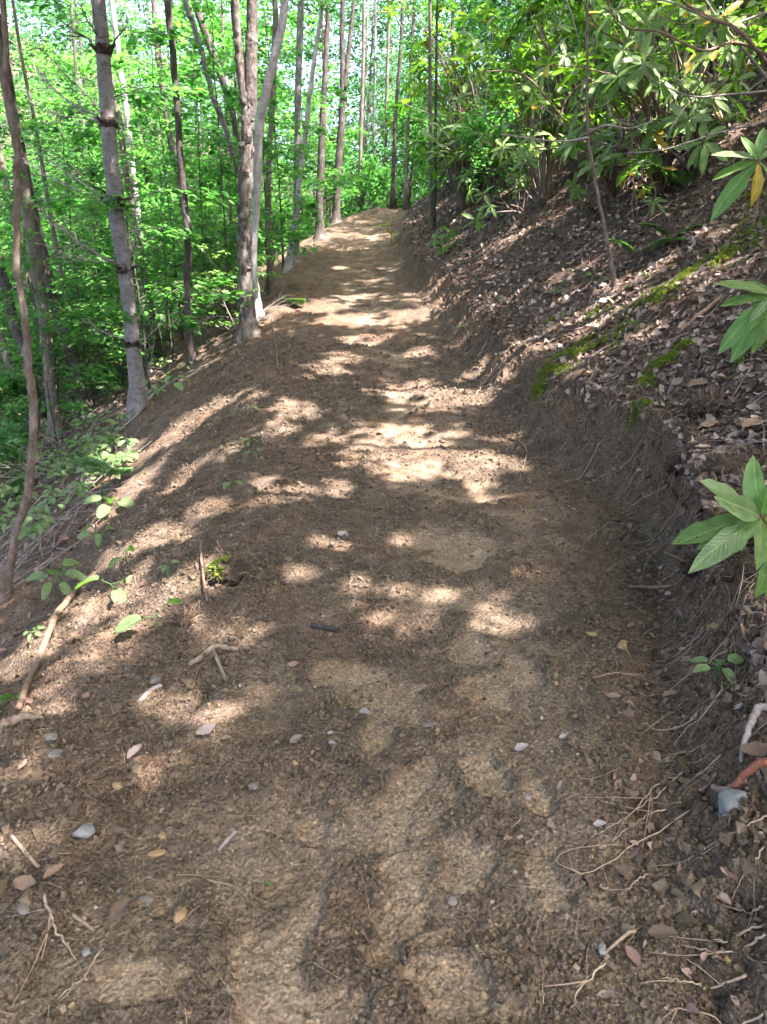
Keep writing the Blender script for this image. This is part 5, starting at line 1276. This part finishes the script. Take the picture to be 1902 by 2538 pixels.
RL_ = [
    ('long pale root running down the bank from the small green sprig', [(1902, 1580), (1810, 1600), (1760, 1650), (1745, 1690), (1700, 1740), (1660, 1770), (1590, 1830)], 0.0045),
    ('forked pale root below the small green sprig', [(1902, 1700), (1850, 1720), (1790, 1700), (1785, 1740), (1740, 1790), (1700, 1810), (1672, 1850)], 0.005),
    ('thin root crossing the bank above the pale stone', [(1840, 1740), (1780, 1800), (1730, 1850), (1640, 1880)], 0.003),
    ('bundle-like root fanning toward the trail, top strand', [(1790, 1870), (1720, 1915), (1660, 1930), (1620, 1960), (1580, 2010), (1500, 2070), (1465, 2085)], 0.0045),
    ('root strand fanning toward the trail under the top one', [(1700, 1905), (1630, 1975), (1600, 2000), (1560, 2030), (1520, 2090)], 0.004),
    ('short pale root with forked ends in the fan', [(1650, 2010), (1600, 2030), (1540, 2080), (1515, 2095)], 0.0035),
    ('hooked pale root lying out on the trail dirt', [(1710, 2010), (1640, 2070), (1580, 2100), (1500, 2150), (1450, 2170), (1400, 2150), (1380, 2125), (1430, 2108), (1540, 2106)], 0.0032),
    ('orange-tinted short root on the trail below the hooked one', [(1605, 2175), (1560, 2200), (1525, 2238)], 0.0035),
    ('gnarled dark root in the lower right of the trail', [(1575, 2310), (1510, 2350), (1495, 2390), (1450, 2430), (1415, 2490)], 0.006),
    ('pale root from the right edge below the grey stone', [(1902, 2030), (1850, 2070), (1800, 2095), (1782, 2110)], 0.0035),
    ('long white root hanging at the right edge', [(1902, 2080), (1880, 2130), (1850, 2160), (1820, 2205)], 0.004),
    ('level pale root at the right edge', [(1902, 2215), (1870, 2220), (1825, 2222)], 0.004),
    ('sweeping pale root from the right edge toward the trail, upper one', [(1902, 2260), (1840, 2285), (1800, 2310), (1770, 2325)], 0.004),
    ('sweeping pale root from the right edge toward the trail, lower one', [(1902, 2295), (1860, 2310), (1820, 2335), (1770, 2345), (1690, 2338)], 0.0045),
    ('straight pale root slanting in the lower right corner', [(1860, 2380), (1780, 2400), (1720, 2420), (1640, 2432)], 0.005),
    ('thin root with a kink near the bottom right corner', [(1902, 2480), (1830, 2495), (1780, 2480), (1700, 2490), (1660, 2505)], 0.0035),
    ('thin curved root above the trail below the overhang', [(1640, 1355), (1600, 1400), (1590, 1470)], 0.003),
    ('looping pale root hanging off the sod lip', [(1590, 1000), (1592, 1040), (1620, 1075), (1650, 1085)], 0.004),
    ('second looping pale root hanging off the sod lip', [(1670, 1105), (1720, 1110), (1745, 1140), (1740, 1170), (1715, 1190)], 0.004),
    ('pale curled root tip on the cut face beside the brightest sun patch', [(1285, 1095), (1305, 1120), (1300, 1150), (1288, 1190)], 0.005),
    ('long root slanting down the cut face', [(1655, 1220), (1560, 1260), (1500, 1310), (1450, 1340)], 0.004),
    ('root slanting from the moss down to the cut', [(1600, 960), (1540, 1010), (1490, 1070), (1440, 1130)], 0.004),
    ('dirt-covered root at the far cut bank, upper one', [(1220, 830), (1180, 880), (1150, 930), (1135, 960)], 0.012),
    ('sunlit root ridge at the far cut bank, lower one', [(1300, 850), (1240, 900), (1200, 950), (1180, 980)], 0.016),
    ('pale root in the lower left among stones', [(120, 2255), (135, 2310), (165, 2350), (190, 2385)], 0.006),
    ('thin root curving from the lower left root toward the trail', [(250, 2370), (215, 2420), (180, 2450), (140, 2475)], 0.0035),
    ('pale tendril on the trail near the lower boot print', [(545, 2415), (570, 2450), (588, 2475)], 0.003),
    ('tendril lying right of the lower left stones', [(520, 2180), (580, 2190), (590, 2205)], 0.0025),
    ('short brown twig-like root lying level at the bank foot', [(1580, 1462), (1620, 1460), (1660, 1461)], 0.006),
    ('fine wavy root on the open trail right of centre', [(1470, 1680), (1530, 1675), (1575, 1676), (1600, 1690)], 0.003),
    ('thin root running down toward the trail in the scooped bend', [(1640, 1350), (1560, 1380), (1500, 1430), (1480, 1480)], 0.0025)]
for lab, pts, rad in RL_: px_root(pts, rad, label=lab)

# ------------------------------------------------------------------ sticks
def stick(pts, rads, label, mat_, lift=None, name='stick', forks=(), side=8):
    P = np.array([gat(px, py) for px, py in pts]); P[:, 2] += (rads[0] * 0.8 if lift is None else lift); q = smooth_path(P, 18)
    q[1:-1] += gl.normal(0, rads[0] * 0.12, (16, 3)); mb = MB(); mb.tube(q, np.interp(np.linspace(0, 1, 18), np.linspace(0, 1, len(rads)), rads), side, True, 0.05, len(label))
    for f, r_ in forks:
        F = np.array([gat(px, py) for px, py in f]); F[:, 2] += r_ * 0.8; F[0] = q[np.argmin(np.linalg.norm(q - F[0], axis=1))]; mb.tube(smooth_path(F, 9), np.linspace(r_, r_ * 0.5, 9), 6)
    return mb.build(name, M[mat_], None, True, origin=P[0], loc=P[0], label=label, cat='stick')
stick([(190, 1470), (150, 1540), (120, 1610), (85, 1680), (50, 1770)], [0.017, 0.018, 0.016, 0.014, 0.012], 'long bare pinkish-brown stick lying down the outer slope', 'wood_brown', 0.03)
o = stick([(770, 1546), (800, 1552), (838, 1560)], [0.011, 0.011, 0.010], 'short black charred stick with a pale cut end on the trail', 'wood_black')
p = gat(770, 1546); v = gat(800, 1552) - p; v /= np.linalg.norm(v); mb = MB(); c0 = p + [0, 0, 0.009]; mb.tube(np.array([c0 - v * 0.003, c0 - v * 0.0005]), [0.0085, 0.0095], 8); mb.build('cut_end', M['wood_pale'], o, True, origin=p + [0, 0, 0.0088])
stick([(470, 1645), (500, 1625), (530, 1605), (555, 1600), (590, 1608)], [0.010, 0.012, 0.013, 0.014, 0.012], 'pale forked root-like branch lying on the outer slope', 'wood_pale', None, 'branch', [(([(528, 1607), (545, 1650), (560, 1685)]), 0.010)])
stick([(345, 1745), (370, 1715), (400, 1700)], [0.010, 0.010, 0.008], 'broken grey stick end on the spoil under the pale branch', 'wood_grey')
stick([(0, 1865), (30, 1835), (70, 1815), (110, 1800)], [0.020, 0.018, 0.013, 0.008], 'whitish curved branch at the left edge of the trail', 'wood_pale', None, 'branch')
stick([(500, 1365), (502, 1410), (510, 1470), (515, 1500)], [0.007, 0.006, 0.006, 0.005], 'thin dark upright twig on the outer slope', 'wood_brown', 0.03)
stick([(1685, 815), (1730, 780), (1790, 735)], [0.016, 0.015, 0.013], 'straight dead stick among the moss on the hillside', 'wood_brown')
stick([(1905, 1925), (1870, 1942), (1820, 1970), (1805, 1980)], [0.012, 0.012, 0.009, 0.003], 'pointed reddish-brown stick over the pale stone', 'wood_red', 0.035)
stick([(1770, 1940), (1800, 1945), (1850, 1950)], [0.009, 0.010, 0.008], 'pale peeled stick above the pale stone', 'wood_pale')
stick([(1735, 1955), (1755, 1935), (1775, 1918)], [0.005, 0.005, 0.004], 'little grey stick left of the peeled one', 'wood_grey')
stick([(35, 2090), (60, 2120), (98, 2158)], [0.006, 0.006, 0.005], 'white curved twig in the lower left corner', 'wood_pale')
stick([(182, 2275), (210, 2292), (235, 2308)], [0.005, 0.005, 0.004], 'short white twig among the lower left stones', 'wood_pale')
stick([(540, 2100), (560, 2080), (585, 2060)], [0.006, 0.006, 0.005], 'short grey twig lying on the trail left of centre', 'wood_grey')
stick([(550, 2420), (565, 2445), (586, 2470)], [0.003, 0.003, 0.002], 'thin straw-coloured twig beside the lower boot print', 'wood_pale')
stick([(1560, 1465), (1610, 1463), (1665, 1460)], [0.008, 0.008, 0.006], 'level brown stick at the foot of the overhang', 'wood_brown')
stick([(1795, 1480), (1800, 1510), (1808, 1540)], [0.009, 0.009, 0.008], 'upright root stub under the chewed broad leaves', 'wood_brown', 0.02)
stick([(1790, 1560), (1810, 1548), (1835, 1535)], [0.009, 0.010, 0.010], 'reddish stub end beside the upright root stub', 'wood_red')
stick([(1905, 1790), (1870, 1810), (1850, 1850), (1835, 1890), (1830, 1920)], [0.012, 0.012, 0.010, 0.008, 0.005], 'weathered white root arching out at the right edge', 'wood_grey', 0.04, 'branch')
stick([(355, 1010), (400, 965), (450, 935), (520, 905)], [0.012, 0.013, 0.012, 0.010], 'dead branch lying along the slope edge from the pine foot', 'wood_grey', 0.03, 'branch')
stick([(445, 960), (470, 940), (500, 920)], [0.025, 0.026, 0.022], 'short pale log on the slope edge right of the pine', 'wood_pale', 0.02, 'log')
stick([(240, 1150), (290, 1090), (340, 1040), (360, 1015)], [0.010, 0.012, 0.012, 0.012], 'long thin pale branch running down from the pine foot', 'wood_grey', 0.04, 'branch')
stick([(690, 920), (684, 860), (676, 800), (668, 740)], [0.007, 0.006, 0.005, 0.003], 'thin dead twig sticking up at the trail edge below the forked tree', 'wood_brown', 0.0)
# fan of dead twigs at the trail edge (brush)
for k, (px, py, lab) in enumerate([(600, 800, 'grey brush pile on the slope edge below the forked tree'), (800, 560, 'pale dead twig clump beside the dark pair of trunks'), (130, 1180, 'pale dead brush below the crooked sapling')]):
    b = gat(px, py); mb = MB()
    for j in range(26):
        s = gl.normal(0, 1, 3) * [1, 0.8, 0.5] + [-0.3, 0, 0.6]; s /= np.linalg.norm(s); l = gl.uniform(0.25, 0.9); p0 = b + gl.normal(0, 0.12, 3) * [1, 1, 0]; p0[2] = gz(p0[0], p0[1])
        q = smooth_path([p0, p0 + s * l * 0.5 + gl.normal(0, 0.03, 3), p0 + s * l + [0, 0, -0.08]], 7); mb.tube(q, np.linspace(0.006, 0.002, 7), 4, False)
        for m_ in range(2): d = gl.normal(0, 0.5, 3) + s; mb.tube(np.array([q[3 + m_], q[3 + m_] + d * l * 0.3]), [0.003, 0.0015], 4, False)
    mb.build('brush', M['twig_grey'], None, True, origin=b, loc=b, label=lab, cat='brush')

# ------------------------------------------------------------------ stones and clods lying singly
import bmesh
def stone(px, py, w, h, label, mat_, seed, flat=0.55, name='stone', cat='stone', sink=0.3):
    c = gat(px, py); k = px_per_m(c); g = np.random.default_rng(seed)
    bm = bmesh.new(); pts = g.normal(0, 1, (22, 3)); pts /= np.linalg.norm(pts, axis=1)[:, None]; pts *= g.uniform(0.8, 1.05, (22, 1))
    a, b_, d_ = w / k / 2, h / k / 2 * 1.15, min(w, h) / k / 2 * flat
    for q in pts: bm.verts.new(q * [a, b_, d_])
    r_ = bmesh.ops.convex_hull(bm, input=bm.verts)
    bmesh.ops.delete(bm, geom=[v for v in bm.verts if not v.link_faces], context='VERTS')
    bmesh.ops.bevel(bm, geom=list(bm.edges), offset=min(a, b_) * 0.10, segments=1, affect='EDGES')
    bm.normal_update(); me = bpy.data.meshes.new(name); bm.to_mesh(me); bm.free(); me.materials.append(M[mat_])
    o = link(name, me, None, label, cat, loc=c + [0, 0, d_ * (1 - 2 * sink) * 0.9]); n_ = surf_normal(np.array([c[0]]), np.array([c[1]]))[0]
    o.rotation_euler = (math.atan2(-n_[1], n_[2]) * 0.8, math.atan2(n_[0], n_[2]) * 0.8, g.uniform(-0.4, 0.4)); return o
for k, (px, py, w, h, lab, m_) in enumerate([
    (1808, 2010, 98, 80, 'large pale blue-grey stone in the bank under the reddish stick', 'stone'), (208, 2075, 85, 50, 'blue-grey slab in the lower left beside brown dead leaves', 'stone'), (1122, 2225, 36, 30, 'pale grey angular stone on the trail left of the lower right boot print', 'stone_grey'),
    (300, 1975, 45, 28, 'flat ochre stone left of centre on the lower trail', 'stone_ochre'), (388, 2107, 52, 24, 'tan flat clod right of the blue-grey slab', 'stone_ochre'), (365, 2222, 44, 34, 'green-grey stone near the lower left leaves', 'stone_grey'), (445, 2270, 44, 46, 'ochre block right of the curled dead leaf', 'stone_ochre'),
    (1543, 1608, 38, 40, 'upright ochre stone on the trail right of centre', 'stone_ochre'), (1765, 1565, 50, 42, 'round brown stone at the foot of the bank', 'stone_ochre'), (128, 1845, 45, 46, 'dark grey boulder at the left edge of the trail', 'stone_grey'), (140, 1890, 44, 40, 'grey-green stone just below the dark grey boulder', 'stone_grey'),
    (1343, 1268, 22, 18, 'small white stone in the scooped bend, upper one', 'stone_grey'), (1351, 1288, 16, 20, 'small tan stone under the white one in the scooped bend', 'stone_ochre'), (385, 1685, 40, 44, 'grey-green stone on the spoil above the broken stick', 'stone_grey'), (1065, 1792, 60, 20, 'dark flat stone half buried in the middle of the trail', 'stone_grey'),
    (1185, 1710, 26, 34, 'upright tan chip on the trail left of the pale trodden patch', 'stone_ochre'), (1306, 2368, 22, 20, 'ochre nugget on the lower right trail', 'stone_ochre'), (1248, 2372, 16, 16, 'little orange nugget left of the ochre one', 'stone_ochre'), (1446, 2330, 18, 24, 'dark grey pebble on the lower right trail', 'stone_grey'),
    (1495, 2350, 30, 36, 'greenish stone half buried beside the gnarled dark root', 'stone'), (1380, 2505, 16, 10, 'white pebble at the bottom of the trail right of centre', 'stone_grey'), (1305, 1975, 30, 20, 'pale chip pressed into the trodden dirt right of centre', 'stone'), (216, 2362, 28, 24, 'grey-blue stone under the pale root in the lower left', 'stone'),
    (66, 2272, 50, 34, 'grey stone at the lower left edge below the dead leaves', 'stone_grey'), (296, 2205, 22, 18, 'small dark blue pebble between the curled leaf and the green-grey stone', 'stone'), (400, 2065, 26, 24, 'small tan clod above the tan flat one', 'stone_ochre'), (432, 2350, 26, 20, 'dark flat pebble below the ochre block', 'stone_grey'),
    (1200, 2360, 10, 10, 'tiny white pebble left of the orange nugget', 'stone_grey'), (440, 2502, 14, 12, 'small blue pebble near the bottom left of the trail', 'stone'), (468, 2500, 18, 12, 'small rust pebble near the bottom left of the trail', 'stone_ochre'), (1660, 2085, 18, 14, 'round grey pebble in the rooty bank', 'stone_grey'),
    (630, 1955, 36, 28, 'small dark clod with a grey chip on the left trail', 'stone_grey'), (1470, 1570, 36, 24, 'tilted brown clod on the open trail right of centre', 'stone_ochre'), (1225, 1255, 30, 14, 'low brown clod in the shade below the brightest sun patch', 'stone_ochre')]):
    stone(px, py, w, h, lab, m_, 1300 + k)
def clump(px, py, w, label, seed, mat_='humus_clump', moss=False):
    c = gat(px, py); k = px_per_m(c); r_ = w / k / 2; g = np.random.default_rng(seed)
    bm = bmesh.new(); bmesh.ops.create_icosphere(bm, subdivisions=4, radius=1)
    for v in bm.verts:
        p = np.array(v.co); n_ = 1 + 0.35 * float(noise(p[0] * 3 + seed, p[1] * 3 + p[2] * 2, 1.0, seed)) + 0.18 * float(noise(p[0] * 9, p[1] * 9 + p[2] * 7, 1.0, seed + 1)); v.co = Vector(p * n_ * [r_ * 1.15, r_ * 0.9, r_ * 0.7])
    me = bpy.data.meshes.new('clod'); bm.to_mesh(me); bm.free(); me.materials.append(M[mat_]); me.polygons.foreach_set('use_smooth', [True] * len(me.polygons))
    o = link('clod', me, None, label, 'clod', loc=c + [0, 0, r_ * 0.35])
    mb = MB(); nn = 260; d = g.normal(0, 1, (nn, 3)); d[:, 2] = np.abs(d[:, 2]); d /= np.linalg.norm(d, axis=1)[:, None]; P = d * [r_ * 1.12, r_ * 0.88, r_ * 0.72]
    if moss:
        sel = P[:, 0] < -0.1 * r_; mb.inst(RHOMB, P[sel], basis(d[sel] + g.normal(0, 0.4, (sel.sum(), 3)), g.normal(0, 1, (sel.sum(), 3))), np.full(sel.sum(), 0.028)); m2 = mb.build('moss', M['moss'], o, False); m2['kind'] = 'stuff'
    mb = MB()
    for q, dd in zip(P[:60], d[:60]): mb.tube(smooth_path([q, q + dd * 0.04 + g.normal(0, 0.02, 3), q + dd * 0.05 + g.normal(0, 0.03, 3) - [0, 0, 0.03]], 5), np.linspace(0.0016, 0.0008, 5), 3, False)
    m3 = mb.build('root_hair', M['rootlet'], o, True); m3['kind'] = 'stuff'
clump(572, 1436, 88, 'dark mossy clod of earth on the outer slope beside the trail', 21, moss=True)
clump(455, 1545, 42, 'small dark clod beside the broad veined seedling leaf', 22)
clump(1850, 1440, 110, 'hanging root clod under the bright rosette at the right edge', 23)
clump(1720, 1420, 70, 'dark clod with torn roots under the sod lip', 24)
clump(1760, 1010, 80, 'dark humus clump among dead leaves above the cut', 25)
clump(1700, 1160, 80, 'dark torn sod clump at the lip of the cut', 26)
clump(1800, 1180, 100, 'dark torn sod lump behind the bright rosette', 27)

# single dead leaves that catch the eye
DL = {}
for mk in ('dead_tan', 'dead_grey', 'dead_brown', 'dead_white'):
    DL[mk] = []
    for k in range(4):
        g = np.random.default_rng(1500 + k); n, m_ = 8, 5; V = []; cl = [0.5, 0.9, 0.25, 0.7][k]
        for i in range(n + 1):
            a = i / n; h = 0.30 * math.sin(math.pi * min(0.985, max(0.02, a)) ** 0.9) ** 0.7 * (1 + 0.12 * math.sin(a * 21 + k))
            for j in range(m_):
                b_ = (j / (m_ - 1)) * 2 - 1; V.append([a - 0.5, b_ * h * (1 - 0.3 * cl), cl * 0.55 * abs(b_) ** 1.6 * h * 1.6 + 0.25 * (a - 0.5) ** 2 + 0.035 * math.sin(a * 9 + b_ * 4 + k * 2) + 0.008 * g.standard_normal()])
        Q = [[i * m_ + j, i * m_ + j + 1, (i + 1) * m_ + j + 1, (i + 1) * m_ + j] for i in range(n) for j in range(m_ - 1)]
        Q = [q[::-1] for q in Q]; DL[mk].append(new_mesh('dead_leaf', np.array(V), [np.array(Q)], M[mk], True))
for k, (px, py, w, a, mk, lab) in enumerate([
    (1292, 1858, 44, 20, 'dead_white', 'crumpled whitish dead leaf on the open trail right of centre'), (1388, 1968, 44, 60, 'dead_grey', 'torn grey dead leaf standing up below the crumpled whitish one'), (850, 1335, 40, -40, 'dead_white', 'curled white dead leaf at the edge of the left sun patch'),
    (905, 1770, 44, -30, 'dead_white', 'pale curled leaf left of centre on the trail'), (298, 2265, 78, 65, 'dead_brown', 'brown curled dead leaf standing on its stalk in the lower left'), (142, 2195, 62, 40, 'dead_tan', 'tan folded dead leaf in the lower left heap'), (70, 2215, 80, -20, 'dead_tan', 'yellowish-brown dead leaf at the lower left edge'),
    (290, 2075, 64, 0, 'dead_brown', 'grey-brown dead leaf right of the blue-grey slab'), (300, 2100, 34, 80, 'dead_grey', 'small pale leaf tip under the grey-brown one'), (340, 1895, 60, 60, 'dead_grey', 'pointed grey dead leaf standing on the left spoil'), (515, 1835, 62, 30, 'dead_grey', 'pale lobed dead leaf in the sunny left patch'),
    (565, 1845, 34, -10, 'dead_tan', 'small tan dead leaf right of the pale lobed one'), (735, 1850, 44, 40, 'dead_grey', 'pale torn leaf scrap left of the trail centre'), (825, 1855, 26, -20, 'dead_white', 'tiny white leaf scrap on the trail left of centre'), (825, 2000, 34, -50, 'dead_tan', 'small tan scrap on the trail above the boot prints'),
    (1562, 1560, 32, 40, 'dead_tan', 'small pinkish-tan leaf chip on the open trail'), (1520, 1740, 40, -20, 'dead_tan', 'tan and white leaf chip near the bank foot'), (1660, 1735, 50, 10, 'dead_tan', 'pale leaf with dark shadow near the bank foot'), (1395, 1830, 26, 20, 'dead_white', 'tiny white scrap right of the crumpled leaf'),
    (1885, 2080, 46, 30, 'dead_white', 'whitish leaf at the right edge below the pale stone'), (1830, 1765, 36, 40, 'dead_white', 'white torn leaf on the rooty bank'), (1858, 1550, 40, 10, 'dead_white', 'white leaf scrap by the root stub'), (1865, 1900, 90, 0, 'dead_brown', 'dark leathery leaf above the reddish stick'),
    (1640, 2330, 84, -10, 'dead_brown', 'reddish brown flat leaf in the lower right dirt'), (1720, 860, 30, 10, 'dead_tan', 'round tan leaf between the two moss cushions'), (1608, 770, 40, 70, 'dead_tan', 'upright reddish-tan leaf beside the upper moss'), (1620, 785, 36, 0, 'dead_tan', 'round pale tan leaf under the upright one'),
    (1620, 672, 28, -40, 'dead_white', 'white leaf chip above the upper moss'), (1762, 1050, 60, -10, 'dead_tan', 'tan curled dead leaf above the sod lip'), (1730, 965, 60, -10, 'dead_tan', 'pale rolled dead leaf on the hillside above the sod lip'), (1860, 1070, 90, 40, 'dead_tan', 'long rolled tan leaf at the right above the rosette'),
    (1815, 800, 36, -10, 'dead_white', 'pale leaf under the drooping right edge leaves'), (1500, 760, 44, 15, 'dead_white', 'white strip of leaf left of the upper moss'), (1440, 945, 70, 50, 'dead_tan', 'long tan leaf below the lower moss'), (1150, 690, 24, 0, 'dead_tan', 'orange dead leaf on the hillside beside the far trail'),
    (1260, 2085, 30, 0, 'dead_tan', 'tan wood chip above the right boot print'), (1485, 2055, 38, 0, 'dead_white', 'small blue-white leaf by the root fan'), (1310, 2090, 24, 30, 'dead_grey', 'tiny grey chip on the trail right of the boot prints'), (728, 1652, 36, 0, 'dead_tan', 'tan dead leaf on the trail edge right of the pale branch'),
    (885, 1408, 26, 20, 'dead_brown', 'dark curled scrap below the left sun patch'), (820, 1820, 20, 0, 'dead_white', 'white chip beside the tiny white scrap')]):
    c = gat(px, py); s = 0.85 * w / px_per_m(c); o = link('dead_leaf', DL[mk][k % 4], None, lab, 'dead leaf', loc=c + [0, 0, 0.012 * s / 0.05 + 0.004])
    n_ = surf_normal(np.array([c[0]]), np.array([c[1]]))[0]; o.scale = (s, s, s)
    a_ = R(a); f = np.array([math.cos(a_), math.sin(a_), 0.2]); o.rotation_euler = Matrix(basis(f, n_ + np.array([0, -0.35, 0])).tolist()).to_euler()
# three green leaf scraps on the dirt
for px, py, w, lab in [(714, 1920, 24, 'small green leaf scrap on the trail left of the boot prints'), (676, 2185, 26, 'tiny blue-green leaf scrap on the lower trail'), (1075, 905, 18, 'green leaf scrap on the far trail')]:
    c = gat(px, py); s = w / px_per_m(c); o = link('green_leaf', SL[0], None, lab, 'leaf', loc=c + [0, 0, 0.008]); o.scale = (s, s, s); o.rotation_euler = (0.2, -0.2, gl.uniform(0, 6))

# ------------------------------------------------------------------ moss cushions
gm = np.random.default_rng(1700)
for lab, ells in [
    ('bright green moss cushion running down to the cut edge', [(1350, 950, 40, 26), (1380, 920, 45, 22), (1420, 880, 50, 22), (1450, 855, 40, 18), (1500, 860, 60, 22), (1540, 830, 50, 20)]),
    ('olive moss patch higher on the hillside', [(1640, 725, 60, 26), (1700, 690, 60, 22), (1590, 760, 40, 16), (1770, 650, 70, 26)]),
    ('small bright moss patch right of the lower moss cushion', [(1640, 900, 40, 20), (1690, 870, 45, 18), (1600, 950, 25, 18)]),
    ('mossy strip trailing over the cut face', [(1592, 1022, 26, 28), (1608, 1008, 26, 26)]),
    ('moss at the right edge of the hillside below the drooping leaves', [(1880, 860, 50, 36), (1830, 900, 40, 20)]),
    ('moss at the right edge beside the grey-green rhododendron', [(1880, 560, 50, 40), (1820, 620, 60, 26), (1860, 500, 40, 24)]),
    ('faint moss fleck on the hillside left of the moss cushion', [(1370, 795, 30, 12), (1480, 780, 30, 12)])]:
    mb = MB(); first = None
    for (px, py, rx, ry) in ells:
        c = gat(px, py); k = px_per_m(c); p1, p2 = at(px, py - ry), at(px, py + ry); a, b_ = rx / k, max(0.03, abs(p1[1] - p2[1]) / 2)
        if first is None: first = c
        n = int(np.clip(a * b_ * 130000, 700, 3600)); th = gm.uniform(0, 6.28, n); rr = np.abs(gm.normal(0, 0.78, n)) ** 0.8 * (1 + 0.25 * np.sin(th * 3 + px))
        x = c[0] + rr * np.cos(th) * a; y = c[1] + rr * np.sin(th) * b_; kk = fbm(x, y, 0.15, 3, 151) > 0.02; x, y, rr = x[kk], y[kk], rr[kk]
        z = ground(x, y) + 0.032 * (1 - np.clip(rr, 0, 1) ** 2) * (1 + noise(x, y, 0.05, 9)); x = undercut(x, y, z)
        up = surf_normal(x, y); mb.inst(RHOMB, np.column_stack([x, y, z - 0.004]), basis(up + gm.normal(0, 0.45, up.shape), gm.normal(0, 1, up.shape)), gm.uniform(0.008, 0.020, len(x)))
    mb.build('moss_cushion', M['moss'], None, False, origin=first, loc=first, label=lab, cat='moss')
